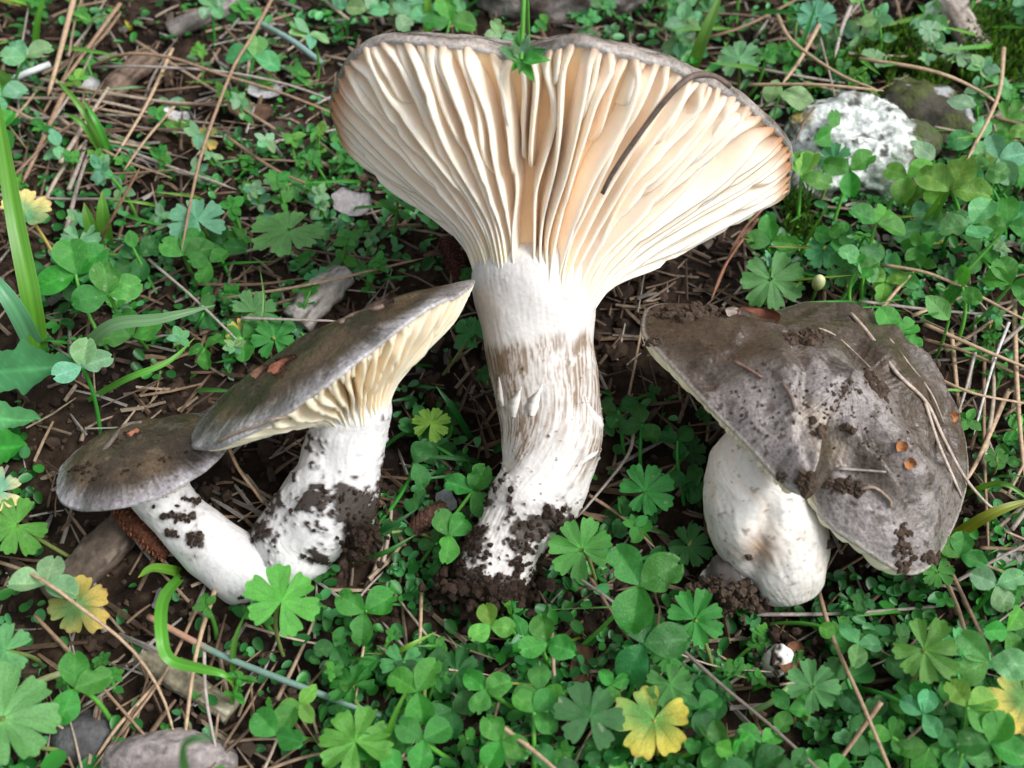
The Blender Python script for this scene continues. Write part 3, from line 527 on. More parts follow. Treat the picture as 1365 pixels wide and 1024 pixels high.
# ------------------------------------------------------------------ shared leaf shapes
def side_z(V, U): return np.clip(np.cos((V * 12 - np.abs(U) * 3.2) * np.pi) - .3, 0, 1)
def leaflet_mesh(kind, seed):
    """blade along +Y from the stalk at 0 to the tip at 1, face up +Z"""
    r = np.random.default_rng(seed); nv, nu = 27, 19; v = np.linspace(0, 1, nv); u = np.linspace(-1, 1, nu)
    if kind == 'clover': wv = np.sin(np.pi * np.clip(v, 0, 1) ** 1.28) ** 0.62 * 0.41 ; wv[0] = .02
    elif kind == 'oval': wv = np.sin(np.pi * v ** 0.95) ** 0.75 * 0.34; wv[0] = .03
    else: wv = np.sin(np.pi * v ** 0.8) ** 0.9 * 0.20; wv[0] = .03
    wv = wv * r.uniform(.92, 1.08); U, Vv = np.meshgrid(u, v); X = U * wv[:, None]
    notch = (0.10 if kind == 'clover' else 0.0) * r.uniform(.5, 1.3); Y = Vv + 0.0 * X; Y = Y - notch * np.exp(-(U / .35) ** 2) * sm(.75, 1, Vv) + (0.02 if kind == 'clover' else 0) * np.abs(U) * sm(.7, 1, Vv)
    tipw = sm(.9, 1, Vv)
    if kind == 'clover': X = X + np.sign(U) * np.abs(U) ** .7 * 0.10 * tipw; Y = Y - np.abs(U) ** 2 * .06 * tipw
    cup = r.uniform(.0, .34); bend = r.uniform(-.3, .12)
    if r.random() < .35:
        k_ = r.integers(nv // 2, nv - 3); sd_ = r.choice([0, nu - 1]); bx, by_ = X[k_, sd_], Y[k_, sd_]; dd = np.hypot(X - bx, Y - by_); w_ = np.exp(-(dd / .13) ** 2) * .75; X = X * (1 - w_ * .45); Y = Y + (by_ - .12 - Y) * w_ * .3
    Z = cup * np.abs(U) ** 1.3 * wv[:, None] * 1.6 + bend * Vv ** 2 + .03 * np.sin(Vv * 7 + seed) * U - .012 * side_z(Vv, U) + (vn(np.stack([X * 4, Y * 4, X * 0 + seed], -1), seed) - .5) * .07
    vein = np.exp(-(U / .07) ** 2) * 1.0; side = np.clip(np.cos((Vv * 12 - np.abs(U) * 3.2) * np.pi) - .3, 0, 1) * 1.0
    c = np.ones(U.shape + (3,)); c = c * (0.92 + .16 * (vn(np.stack([X * 5, Y * 5, X * 0 + 3], -1), seed)))[..., None]
    c = c * (1 + .35 * vein[..., None] * np.array([1.3, .7, 1.0])) * (1 + .16 * side[..., None])
    if kind == 'clover':
        ch = np.exp(-((Vv - (.62 - .28 * np.abs(U))) / .07) ** 2) * r.uniform(.1, .7); c = c * (1 + ch[..., None] * np.array([.9, .35, .8]))
    pale = sm(.82, 1, np.maximum(np.abs(U), Vv ** 2)) * .15; c = c * (1 + pale[..., None])
    return unitmesh(kind + '_leaflet', np.stack([X, Y, Z], -1).reshape(-1, 3), gridf(nv, nu, False), M_LEAF, c.reshape(-1, 3))
CLOVER = [leaflet_mesh('clover', k) for k in range(14)]
OVAL = [leaflet_mesh('oval', 20 + k) for k in range(6)]
LANCE = [leaflet_mesh('lance', 40 + k) for k in range(3)]
def palmate_mesh(seed, lobes=7, deep=.48, wither=False):
    """round palmate leaf, stalk at the centre, open notch towards -Y"""
    r = np.random.default_rng(seed); nt, nr = 197, 11; gapa = math.radians(r.uniform(18, 40)); th = np.linspace(-math.pi / 2 + gapa / 2, 1.5 * math.pi - gapa / 2, nt)
    span = (2 * math.pi - gapa) / lobes; x = (th - th[0]) / span; k = np.minimum(np.floor(x).astype(int), lobes - 1); t = (x - k) * 2 - 1
    lr = r.uniform(.88, 1.06, lobes) * (1 - .12 * np.abs(np.linspace(-1, 1, lobes)) ** 2); dp = r.uniform(.8, 1.15, lobes) * deep
    R = lr[k] * (1 - .14 * t ** 2) * (1 - dp[k] * np.abs(t) ** 8); R = R * (1 + .05 * np.cos(t * math.pi * 3.0)) * (1 - .04 * np.exp(-(t / .1) ** 2))
    # the cuts between lobes close to slits: pull lobes wide
    th2 = th + np.sign(t) * np.abs(t) ** 6 * -.0
    rho = np.linspace(.0, 1, nr); T, Q = np.meshgrid(th2, rho); RR = R[None] * Q; tl = np.repeat(t[None], nr, 0); lob = np.repeat(k[None], nr, 0)
    X, Y = RR * np.cos(T), RR * np.sin(T); fold = .10 * RR * (np.abs(tl) ** 1.2 - .4); cup = r.uniform(-.12, .16); Z = fold + cup * RR ** 2 + (vn(np.stack([X * 2.5, Y * 2.5, X * 0], -1), seed) - .5) * .16
    Z = Z + (r.uniform(-.12, .12, lobes)[lob]) * RR ** 2
    c = np.ones(X.shape + (3,)); vein = np.exp(-(tl / .07) ** 2) * sm(1.0, .5, Q); v2 = np.exp(-((np.abs(tl) - .45 * sm(.35, .9, Q)) / .06) ** 2) * sm(.35, .5, Q)
    c = c * (1 - .28 * vein - .14 * v2)[..., None]; c = c * (1 + .35 * np.exp(-(RR / .16) ** 2))[..., None]
    c = c * (.9 + .2 * vn(np.stack([X * 6, Y * 6, X * 0 + 1], -1), seed))[..., None]; c = c * (1 - .18 * np.abs(tl) ** 5 * Q)[..., None]
    if wither: c = mixc(c, c * np.array([.16, .50, .6]), np.clip(np.exp(-(RR / .5) ** 2) * .9 + sm(-.1, .7, X) * .6 + .5 * (vn(np.stack([X * 2, Y * 2, X * 0 + 9], -1), seed) - .45), 0, 1)); c = mixc(c, c * np.array([.7, .38, .5]), sm(.90, 1.0, Q) * .6 * (vn(np.stack([X * 3, Y * 3, X * 0 + 4], -1), seed) > .5))
    return unitmesh('palmate_blade', np.stack([X, Y, Z], -1).reshape(-1, 3), gridf(nr, nt, False)[:, ::-1], M_LEAF, c.reshape(-1, 3))
PALM = [palmate_mesh(60 + k, lobes=[7, 7, 6, 7, 7][k], deep=[.46, .40, .5, .38, .5][k]) for k in range(5)]
PALMY = [palmate_mesh(80 + k, 5, .36, True) for k in range(3)]

GREENS = dict(g=(.036, .235, .030), b=(.072, .310, .100), d=(.018, .140, .024), l=(.090, .310, .040), y=(.56, .55, .12), p=(.74, .66, .30), t=(.125, .350, .180), o=(.22, .32, .035))
def green(c, r): 
    k = np.array(GREENS[c]); return tuple(np.clip(k * r.uniform(.72, 1.22) * np.array([r.uniform(.75, 1.6), 1, r.uniform(.7, 1.2)]), 0, 1))
UP = np.array([0, 0, 1.0])
def facing(px, py, r, tilt=.16, k=.5):
    R, U, W = frame(px, py); N = nrm(W * k + UP * (1 - k) + r.normal(0, tilt, 3)); return R, U, W, N
def inplane(R, U, N, deg):
    a = math.radians(deg); d = R * math.cos(a) + U * math.sin(a); return nrm(d - N * np.dot(d, N))
def stalk(parent, a, b, bend, r0, r1, color, name='stalk', n=9):
    a, b = np.asarray(a), np.asarray(b); t = np.linspace(0, 1, n)[:, None]; c = (a + b) / 2 + bend
    path = (1 - t) ** 2 * a + 2 * t * (1 - t) * c + t ** 2 * b; V, F = tube(path, np.linspace(r0, r1, n), 6, capends=False); o = mk(name, V, F, M_STALK, parent); o.color = (*color, 1); return o
SEED = [100]
def nr():
    SEED[0] += 1; return np.random.default_rng(SEED[0])
def soil_at(c, r, spread=.5):
    x, y = c[0] + r.normal(0, spread), c[1] + r.normal(0, spread); return np.array([x, y, float(gz(x, y)) - .12])
def clover(px, py, L, angs, c='g', h=1.6, label=None, group=None, tilt=.15, lens=None):
    r = nr(); ct = G(px, py, h); s = scl(ct); base = soil_at(ct, r, .35 + .2 * h); e = empty('clover', base); R, U, W, N = facing(px, py, r, tilt)
    pet = np.array(GREENS['l' if c in 'lg' else 'g']) * 1.1; stalk(e, base, ct, r.normal(0, .25, 3) + [0, 0, .3], .055, .045, pet, 'leaf_stalk')
    for i, a in enumerate(angs):
        d = inplane(R, U, N, a + r.normal(0, 3)); n2 = nrm(N + d * r.uniform(-.34, .05) + r.normal(0, .10, 3)); d2 = nrm(d - n2 * np.dot(d, n2)); x = np.cross(d2, n2)
        k = L * s * (lens[i] if lens else r.uniform(.94, 1.06)); place('leaflet', CLOVER[r.integers(14)], e, ct + N * .01 * i, x, d2, n2, (k, k, k), green(c, r))
    tag(e, label or 'green three-leaved clover', 'clover', group); return e
def palm(px, py, D, deg=270, c='b', h=1.4, label=None, group=None, tilt=.16, var=None, name='geranium_leaf'):
    r = nr(); ct = G(px, py, h); s = scl(ct); base = soil_at(ct, r, .5); e = empty(name, base); R, U, W, N = facing(px, py, r, tilt)
    d = -inplane(R, U, N, deg); x = np.cross(d, N); k = D * .5 * s * 1.08
    stalk(e, base, ct, r.normal(0, .25, 3) + [0, 0, .2], .05, .045, (.16, .22, .06) if c not in 'yp' else (.4, .3, .08), 'leaf_stalk')
    place('blade', (PALMY[r.integers(3)] if c in 'yp' else PALM[r.integers(5)]), e, ct, x, d, N, k, green(c, r)); tag(e, label or 'green lobed geranium leaf', 'geranium leaf', group); return e
def sprig(px, py, L, c='t', h=1.2, n=6, label=None, group=None, kind=OVAL, whorls=1, name='chickweed', lean=.3):
    """small plant: upright stem, whorls of oval leaves"""
    r = nr(); top = G(px, py, h); s = scl(top); base = soil_at(top, r, lean); e = empty(name, base); R, U, W, N = facing(px, py, r, .25); bend = r.normal(0, .18, 3)
    stalk(e, base, top, bend, .06, .04, np.array(GREENS['l']) * .9, 'stem'); a0 = r.uniform(0, 360)
    for w_ in range(whorls):
        t = 1 - w_ * .38; ctr = (1 - t) ** 2 * base + 2 * t * (1 - t) * ((base + top) / 2 + bend) + t ** 2 * top; m = n if w_ == 0 else max(2, n // 2)
        for i in range(m):
            a = a0 + w_ * 50 + i * 360 / m + r.normal(0, 12); d = inplane(R, U, N, a); up = r.uniform(.05, .5) if i % 2 else r.uniform(-.2, .25); d = nrm(d + N * up); n2 = nrm(N - d * np.dot(N, d)); x = np.cross(d, n2); k = L * s * r.uniform(.75, 1.15)
            place('leaf', kind[r.integers(len(kind))], e, ctr, x, d, n2, k, green(c, r))
    tag(e, label or 'small oval-leaved chickweed sprig', 'sprig', group); return e
def single(px, py, L, deg, c='t', h=1.5, label=None, kind=None):
    r = nr(); R, U, W, N = facing(px, py, r, .12); ct = G(px, py, h); s = scl(ct); d = inplane(R, U, N, deg); k = L * s; st = ct - d * k * .5; base = soil_at(st, r, .4); e = empty('seedling', base)
    stalk(e, base, st, r.normal(0, .15, 3), .045, .035, GREENS['l'], 'stem'); place('leaf', (kind or OVAL)[r.integers(len(kind or OVAL))], e, st, np.cross(d, N), d, N, k, green(c, r)); tag(e, label or 'seedling with a single oval leaf', 'seedling'); return e
def grass(pts, w, c='l', label=None, group=None, name='grass_blade', sink=True, n=22, fold=.35):
    """blade through (px, py, height) points, base first"""
    r = nr(); q = np.array([G(x, y, h) for x, y, h in pts]); 
    if sink: q[0, 2] = gz(q[0, 0], q[0, 1]) - .1
    p = crom(q, n); t = np.linspace(0, 1, n); R, U, W = frame(pts[0][0], pts[0][1]); s = scl(p[n // 2]); wd = w * .5 * s * np.clip(np.minimum(.75 + t * 2, 1) * (1 - t ** 3.2), .04, 1)
    tan = nrm(np.gradient(p, axis=0)); side = nrm(np.cross(tan, W * .7 + UP * .3)); nn = np.cross(side, tan)
    ks = np.linspace(-1, 1, 11); tw = .5 * np.sin(t * 5 + r.uniform(0, 6)) * .5; rows = [p + side * (wd * k_)[:, None] + nn * (wd * (fold * abs(k_) + .05 * (i_ % 2) + tw * k_ * .4))[:, None] for i_, k_ in enumerate(ks)]
    V = np.stack(rows, 1).reshape(-1, 3); cl = np.ones((n, 11, 3)) * (.85 + .3 * fbm(np.stack([t * 6, t * 0, t * 0 + r.uniform(0, 50)], -1), 3, 3))[:, None, None]; cl[:, 5] *= 1.35; cl[:, 1::2] *= .82; cl = cl * (1 + (sm(.88, 1, t) * r.choice([0, 1]))[:, None, None] * np.array([2.2, .1, .8]))
    o = mk(name, V, gridf(n, 11, False), M_LEAF, origin=q[0], col=cl.reshape(-1, 3)); o.color = (*green(c, r), 1); tag(o, label or 'thin green grass blade', 'grass', group); return o
NEEDC = [(.31, .225, .155), (.22, .145, .095), (.37, .30, .235), (.13, .082, .055), (.27, .23, .20)]
def needle(pts, w=5, c=None, label=None, group=None, name='pine_needle', mat=None, n=None, taper=.35, cat='pine needle', col=None):
    """dry needle through (px, py, height) points"""
    r = nr(); q = np.array([G(x, y, h) for x, y, h in pts]); n = n or (14 if len(pts) > 2 else 9)
    if len(q) == 2: q = np.array([q[0], (q[0] + q[1]) / 2 + r.normal(0, 1, 3) * np.linalg.norm(q[1] - q[0]) * .025, q[1]])
    p = crom(q, n); s = scl(p[n // 2]); t = np.linspace(0, 1, n); rad = w * .5 * s * (1 - taper * t) * (1 - .75 * sm(.93, 1, t))
    V, F = tube(p, rad, 5, .7); o = mk(name, V, F, mat or M_NEEDLE, origin=q[0], col=col if col is None else col); k = np.array(NEEDC[r.integers(5)] if c is None else c) * r.uniform(.85, 1.12); o.color = (*k, 1); tag(o, label or 'dry brown pine needle', cat, group); return o

# ------------------------------------------------------------------ surfaces to lay things on
def laid(V, pts, w, c, label, up=.05, n=20, cat='pine needle', name='pine_needle', taper=.3, group=None):
    Q = np.array([lift(V, x, y, up) if len(p_) == 2 else G(x, y, p_[2]) for p_ in pts for x, y in [p_[:2]]]); p = crom(Q, n); s = scl(p[n // 2]); r = nr(); t = np.linspace(0, 1, n)
    Vt, F = tube(p, w * .5 * s * (1 - taper * t), 6, .75); o = mk(name, Vt, F, M_NEEDLE, origin=Q[0], col=np.repeat(1 + .25 * (r.random(n) - .5), 6)[:, None].repeat(3, 1).tolist() + [[1, 1, 1]] * 2); o.color = (*c, 1); tag(o, label, cat, group); return o
_U, _S = np.meshgrid(np.linspace(0, 1, 400), np.linspace(0, 1, 60)); BIGE = BIGCAP.edge(_U, _S).reshape(-1, 3); BIGT = np.vstack([BIGE, BIGCAP.TV])

# ------------------------------------------------------------------ stones, wood, litter
def blob(name, ctr, rad, colf, mat, label, cat, amp=.35, freq=1.0, seed=1, lvl=4, fine=.06, **kw):
    B, F = SPH[lvl]; V = B * np.asarray(rad); q = B * freq + seed * 3.1; V = V * (1 + (fbm(q, 3, seed) - .5) * 2 * amp)[:, None]; V = V + B * ((fbm((V + seed) * 2.5, 4, seed + 5) - .5) * fine * 2)[:, None]
    V = V + ctr; o = mk(name, V, F, mat, origin=[ctr[0], ctr[1], float(gz(ctr[0], ctr[1]))], col=colf(V, B)); tag(o, label, cat, **kw); return o
def lichen(V, B):
    n = fbm(V * 1.1, 4, 7); f = fbm(V * 5, 4, 9); q = proj(V); dx = (q[:, 0] - 1135) / 75; dy = (q[:, 1] - 205) / 85
    m = sm(.28, .42, n * .5 + f * .5 + .06 - .4 * np.clip(dx ** 2 + dy ** 2 - .6, 0, 1.2)); c = mixc(mixc([.10, .09, .075], [.06, .075, .03], sm(.45, .6, n)), [.66, .70, .69], m); c = mixc(c, [.30, .34, .31], sm(.48, .6, fbm(V * 6, 4, 4)) * .85 * m); c = mixc(c, [.10, .10, .09], sm(.60, .66, fbm(V * 3.5, 4, 14)) * m)
    return mixc(c, [.42, .30, .04], np.exp(-(((q[:, 0] - 1070) / 12) ** 2 + ((q[:, 1] - 156) / 8) ** 2)) * .8)
def greyrock(a, b, s=3):
    return lambda V, B: mixc(mixc(a, b, sm(.35, .65, fbm(V * 2, 4, s))), np.asarray(a) * .4, sm(.58, .7, fbm(V * 7, 3, s + 2)) * .8)
q = G(1142, 215, .1); blob('rock', q + [0, .1, .25], (2.15, 1.9, 1.4), lichen, M_STONE, 'rough stone crusted with white lichen behind the big cap', 'rock', .42, 1.5, 3, 5, .16)
q = G(1228, 172, .0); blob('rock', q + [0, .5, .1], (1.5, 1.3, 1.0), lambda V, B: mixc(mixc([.05, .045, .035], [.07, .085, .025], sm(.4, .6, fbm(V * 1.5, 3, 3))), [.35, .36, .38], sm(.6, .7, fbm(V * 2.5, 4, 8))), M_STONE, 'dark mossy stone next to the lichen-crusted one', 'rock', .3, 1.4, 8, 4, .15)
q = G(745, 8, .3); blob('rock', q + [0, .8, .0], (2.9, 1.5, 1.9), greyrock([.24, .22, .215], [.085, .065, .055]), M_STONE, 'dark pitted stone at the back above the big cap', 'rock', .3, 1.7, 5, 4, .3)
q = G(228, 1012, .0); blob('stone', q + [0, -.1, .1], (1.35, .65, .7), greyrock([.27, .24, .235], [.16, .135, .13]), M_STONE, 'rounded grey-pink pebble below the crossing needles', 'stone', .2, 1.3, 6, 4, .09)
q = G(122, 985, .0); blob('stone', q, (.75, .6, .5), greyrock([.10, .10, .105], [.05, .05, .052]), M_STONE, 'dark charcoal-grey stone beside the large lobed leaf', 'stone', .3, 1.5, 9, 3, .06)
def wood(pts, w, cols, label, name='wood_piece', cat='wood', seed=1, endr=.85, flat=.8, rough=.1):
    q = np.array([G(x, y, h) for x, y, h in pts]); n = 40; na = 28; p = crom(q, n); s = scl(p[n // 2]); t = np.linspace(0, 1, n); rad = w * .5 * s * (1 + (fbm(np.stack([t * 5, t * 0 + seed, t * 0], -1), 2, seed) - .5) * .35) * np.where(t > .5, 1 - (1 - endr) * (t - .5) * 2, 1)
    V, F = tube(p, rad, na, flat); th = np.tile(np.linspace(0, 2 * np.pi, na, endpoint=False), n); tt = np.repeat(t, na); fc = np.stack([np.cos(th) * 5, np.sin(th) * 5, tt * 4], -1); g = fbm(fc, 4, seed); g = np.concatenate([g, [.5, .5]]); ax = np.concatenate([np.repeat(p, na, 0), p[:1], p[-1:]])
    V = ax + (V - ax) * (1 + (g - .5) * rough * 6)[:, None]; cl = mixc(mixc(cols[0], cols[1], sm(.35, .65, g)), cols[2], sm(.62, .7, g)); o = mk(name, V, F, M_WOOD, origin=[q[0][0], q[0][1], float(gz(q[0][0], q[0][1]))], col=cl); tag(o, label, cat); return o
GREYW = ([.46, .44, .42], [.27, .245, .22], [.09, .075, .06])
wood([(396, 430, .3), (425, 395, .5), (458, 366, .35)], 46, GREYW, 'weathered grey wood stub behind the tilted brown cap', 'wood_stub', seed=4)
wood([(190, 872, .15), (245, 908, .3), (310, 950, .15)], 34, ([.30, .27, .19], [.17, .145, .10], [.40, .39, .30]), 'lichen-flecked stick lying under the folded grass blade', 'stick', seed=6)
wood([(70, 800, .05), (120, 750, .3), (175, 690, .2)], 62, ([.11, .085, .066], [.06, .044, .034], [.17, .14, .115]), 'dark split wood beside the brown catkin', 'wood_piece', seed=8, flat=.6)
wood([(1250, -25, .4), (1285, 35, .5), (1320, 92, .3)], 44, ([.42, .37, .34], [.28, .23, .20], [.12, .09, .075]), 'pale grey branch piece behind the mossy stone', 'branch', seed=12, flat=.7)
wood([(138, 135, .2), (165, 105, .5), (200, 78, .3)], 34, ([.20, .145, .11], [.11, .075, .055], [.06, .04, .03]), 'reddish brown bark roll under the doubled pine needle', 'bark', seed=14, cat='bark')
wood([(1290, 175, .1), (1365, 150, .2), (1440, 140, .1)], 34, ([.34, .27, .22], [.22, .165, .125], [.12, .09, .07]), 'pinkish brown bark strip right of the mossy stone', 'bark', seed=15, cat='bark', flat=.4)
wood([(225, 42, .3), (300, 10, .5), (360, -25, .4)], 26, ([.20, .18, .17], [.11, .095, .085], [.28, .26, .25]), 'grey twig among the litter behind the doubled needle', 'twig', seed=16, cat='twig')
wood([(1000, 745, .1), (1085, 722, .1)], 10, ([.10, .07, .05], [.06, .04, .03], [.13, .1, .08]), 'thin dark twig under the muddy cap', 'twig', seed=17, cat='twig')
def catkin(a, b, w, label, h=(.5, .5), seed=1, col=(.15, .062, .038)):
    A, B = G(*a, h[0]), G(*b, h[1]); n = 14; t = np.linspace(0, 1, n); p = A + (B - A) * t[:, None] + UP * (np.sin(t * np.pi) * .12)[:, None]; s = scl(A); rad = w * .5 * s * np.clip(np.sin(t * np.pi * .86 + .28) ** .5, .2, 1); e = empty('catkin', [A[0], A[1], float(gz(A[0], A[1]))])
    V, F = tube(p, rad * .8, 10); mk('core', V, F, M_WOOD, e, col=np.broadcast_to(np.array(col) * .6, V.shape)); r = np.random.default_rng(seed); ax = nrm(B - A); x = nrm(np.cross(ax, UP)); y = np.cross(x, ax); m = 150; tt = np.linspace(.02, .98, m); th = np.arange(m) * 2.39996; c = np.stack([np.interp(tt, t, p[:, k]) for k in range(3)], -1); rr = np.interp(tt, t, rad)
    o = x * np.cos(th)[:, None] + y * np.sin(th)[:, None]; tg = np.cross(np.broadcast_to(ax, o.shape), o); ctr = c + o * rr[:, None] * .84; L = w * s * .17; tip = ctr + (o * .8 + ax * .55) * L; wd = L * .62
    Vv = np.stack([ctr - tg * wd - ax * L * .3, ctr + tg * wd - ax * L * .3, tip + tg * wd * .6, tip - tg * wd * .6, ctr + ax * L * .45], 1); f = np.arange(m)[:, None, None] * 5 + np.array([[0, 1, 2], [0, 2, 3], [3, 2, 4], [1, 4, 2], [0, 3, 4]])[None]
    k = mk('scales', Vv.reshape(-1, 3), f.reshape(-1, 3), M_WOOD, e, smooth=False, col=np.repeat(np.array(col) * r.uniform(.6, 1.5, (m, 1)), 5, 0)); k['kind'] = 'stuff'; tag(e, label, 'catkin')
catkin((152, 672), (222, 742), 30, "rusty brown catkin lying under the smallest mushroom's stem", (.8, .45), 2, (.17, .065, .035))
catkin((592, 318), (614, 372), 26, 'dark brown catkin against the left of the big gills', (.9, .7), 3, (.13, .055, .04))
catkin((545, 715), (592, 672), 24, 'shaded brown catkin between the soil-clotted stem and the big stem', (.3, .3), 4, (.12, .06, .045))
def flatbit(ctr, X, Y, a, b, col, label, name, cat, seed, curl=.3, **kw):
    r = np.random.default_rng(seed); n = 12; u, v = np.meshgrid(np.linspace(-1, 1, n), np.linspace(-1, 1, n)); N = nrm(np.cross(X, Y)); sh = np.sqrt(np.clip(1 - .55 * v ** 2, .1, 1)) * (1 + .25 * (vn(np.stack([u * 2, v * 2, u * 0], -1), seed) - .5)); z = curl * (u ** 2) * a + .35 * a * (fbm(np.stack([u * 1.4, v * 1.4, u * 0 + seed], -1), 3, seed) - .5)
    p = ctr + (u * a * sh)[..., None] * X + (v * b)[..., None] * Y + z[..., None] * N; V = np.vstack([p.reshape(-1, 3), (p - N * .03).reshape(-1, 3)]); F = gridf(n, n, False); c = mixc(col, np.asarray(col) * .5, fbm(V * 6, 3, seed))
    i = np.arange(n); bd = np.concatenate([i, i[1:] * n + n - 1, (n - 1) * n + i[::-1][1:], i[::-1][1:-1] * n]); bd2 = np.roll(bd, -1); side = np.stack([bd, bd2, bd2 + n * n, bd + n * n], -1)
    o = mk(name, V, [np.vstack([F, F[:, ::-1] + n * n, side])], M_WOOD, origin=ctr, col=c); tag(o, label, cat, **kw); return o
def dryleaf(px, py, a, b, rot, col, label, h=.3, seed=1, curl=.3):
    R, U, W = frame(px, py); N = nrm(UP + W * .5); x = inplane(R, U, N, rot); c = G(px, py, h); s = scl(c); flatbit(c, x, np.cross(N, x), a * s, b * s, col, label, 'dry_leaf', 'dry leaf', seed, curl)
dryleaf(470, 272, 26, 18, -20, [.34, .32, .33], 'curled grey dead leaf left of the big gills', .4, 2); dryleaf(352, 122, 24, 10, -10, [.50, .50, .52], 'whitish shredded dead leaf in the needle litter', .3, 3); dryleaf(335, 150, 30, 14, -25, [.17, .10, .065], 'brown crumpled leaf below the whitish one', .3, 4)
dryleaf(120, 118, 14, 12, 60, [.55, .56, .58], 'small white chip by the bark roll', .3, 5); dryleaf(235, 155, 18, 8, -25, [.58, .58, .60], 'pale papery flake in the needle litter', .3, 6); dryleaf(385, 172, 22, 18, 30, [.09, .06, .05], 'dark brown leaf scrap near the big cap edge', .2, 7)
dryleaf(415, 470, 16, 10, 20, [.17, .14, .11], 'grey-brown scrap behind the tilted cap', .3, 8); dryleaf(1345, 745, 18, 10, 20, [.42, .40, .38], 'pale grey leaf scrap right of the muddy cap', .4, 9); dryleaf(775, 885, 26, 14, 80, [.16, .085, .05], 'brown rotting leaf between the clovers', .3, 10); dryleaf(1055, 878, 22, 12, 60, [.19, .085, .045], 'brown scrap beside the white mushroom fragment', .9, 11)
dryleaf(215, 800, 16, 9, 80, [.20, .19, .20], 'small grey flake on the bare soil', .2, 12); dryleaf(595, 668, 12, 16, 30, [.30, .32, .35], 'small grey flake in the shade left of the big stem', .3, 13); dryleaf(1090, 50, 22, 20, 40, [.25, .16, .12], 'brown dead leaf among the grass behind the big cap', .4, 14)
T = RIGHTCAP.TV; R_, U_, W_ = frame(1010, 405)
c_ = lift(T, 1012, 414, .12); s_ = scl(c_); flatbit(c_, inplane(R_, U_, W_, -8), inplane(R_, U_, W_, 82), 28 * s_, 9 * s_, [.22, .085, .05], 'curled red-brown leaf on the rear edge of the muddy cap', 'dry_leaf', 'dry leaf', 21, .7)
c_ = lift(T, 985, 412, .1); flatbit(c_, inplane(R_, U_, W_, -15), inplane(R_, U_, W_, 75), 16 * s_, 7 * s_, [.42, .35, .30], 'pale curled leaf bit beside the red-brown leaf', 'dry_leaf', 'dry leaf', 22, .5)
for i, (x, y) in enumerate([(1197, 592), (1217, 622), (1275, 552)]):
    c_ = lift(T, x, y, .04); flatbit(c_, inplane(R_, U_, W_, 40 * i), inplane(R_, U_, W_, 40 * i + 90), 7 * s_, 6 * s_, [.48, .20, .08], 'tiny orange bark flake on the muddy cap', 'bark_flake', 'bark flake', 30 + i, .5, group='orange flakes on the muddy cap')
TM = MIDCAP.TV; R_, U_, W_ = frame(480, 400)
for i, (x, y, a, col, lab) in enumerate([(505, 388, 16, [.10, .065, .05], 'dark bark chip on the top of the tilted cap'), (372, 482, 17, [.26, .10, .06], 'reddish bark shred on the tilted cap'), (345, 490, 12, [.22, .12, .08], 'small brown bark shred at the left of the tilted cap')]):
    c_ = lift(TM, x, y, .06); flatbit(c_, inplane(R_, U_, W_, 25), inplane(R_, U_, W_, 115), a * s_, 6 * s_, col, lab, 'bark_chip', 'bark chip', 40 + i, .5)
laid(TM, [(452, 425), (470, 412), (490, 396), (500, 384)], 9, (.15, .105, .08), 'short dark twig on top of the tilted cap', .08, 12, 'twig', 'twig', .1)
laid(LEFTCAP.TV, [(170, 575), (185, 568)], 10, (.30, .12, .07), 'tiny red-brown bud scale on the smallest cap', .05, 6, 'bud scale', 'bud_scale', .2)
laid(np.vstack([LEFTCAP.TV]), [(112, 630, 1.7), (140, 590), (165, 562), (185, 545)], 8, (.12, .10, .085), 'dark twig lying across the smallest cap', .07, 12, 'twig', 'twig', .4)
laid(np.vstack([MIDCAP.TV, LEFTCAP.TV]), [(287, 585), (312, 572), (345, 562), (380, 562), (430, 575, 2.3), (447, 592, 2.1)], 6, (.27, .21, .155), 'thin tendril curling from the tilted cap towards the stem', .06, 16, 'tendril', 'tendril', .4)
laid(LEFTCAP.TV, [(303, 592, 2.2), (318, 625, 1.6), (340, 655, 1.0), (352, 672, .7)], 6, (.23, .15, .09), 'brown rootlet hanging between the two small mushrooms', .05, 14, 'rootlet', 'rootlet', .3)
laid(np.vstack([T]), [(1133, 413), (1160, 440), (1198, 492), (1240, 535), (1262, 580), (1290, 635), (1312, 668, 1.1), (1327, 680, .8)], 7, (.40, .33, .27), 'dry forked stalk trailing over the edge of the muddy cap', .10, 36, 'stalk', 'dry_stalk', .3)
laid(T, [(1092, 432), (1112, 440), (1135, 458), (1160, 484)], 3.5, (.36, .29, .23), 'thin loop of dry stem on the muddy cap', .05, 14, 'stalk', 'dry_stalk', .5)
laid(T, [(1238, 532), (1256, 590), (1278, 640), (1300, 668)], 6, (.44, .37, .31), 'second strand of the forked dry stalk', .06, 14, 'stalk', 'dry_stalk', .3)
laid(T, [(1188, 446), (1215, 480), (1245, 520), (1262, 560)], 4, (.33, .27, .22), 'dry strand along the rear rim of the muddy cap', .08, 14, 'stalk', 'dry_stalk', .3)
laid(T, [(1110, 625), (1145, 630), (1178, 634)], 5, (.30, .26, .23), 'short grey needle beside the tear in the muddy cap', .05, 8); laid(T, [(1142, 648), (1165, 655), (1185, 672), (1192, 680)], 6, (.22, .16, .12), 'curved brown needle near the tear in the muddy cap', .06, 10)
laid(T, [(975, 478), (992, 490), (1012, 500)], 6, (.18, .11, .08), 'short brown twig on the torn flap of the muddy cap', .04, 8, 'twig', 'twig'); laid(T, [(1038, 508), (1050, 525), (1062, 545)], 6, (.14, .09, .07), 'dark splinter beside the fold of the muddy cap', .04, 8, 'twig', 'twig')
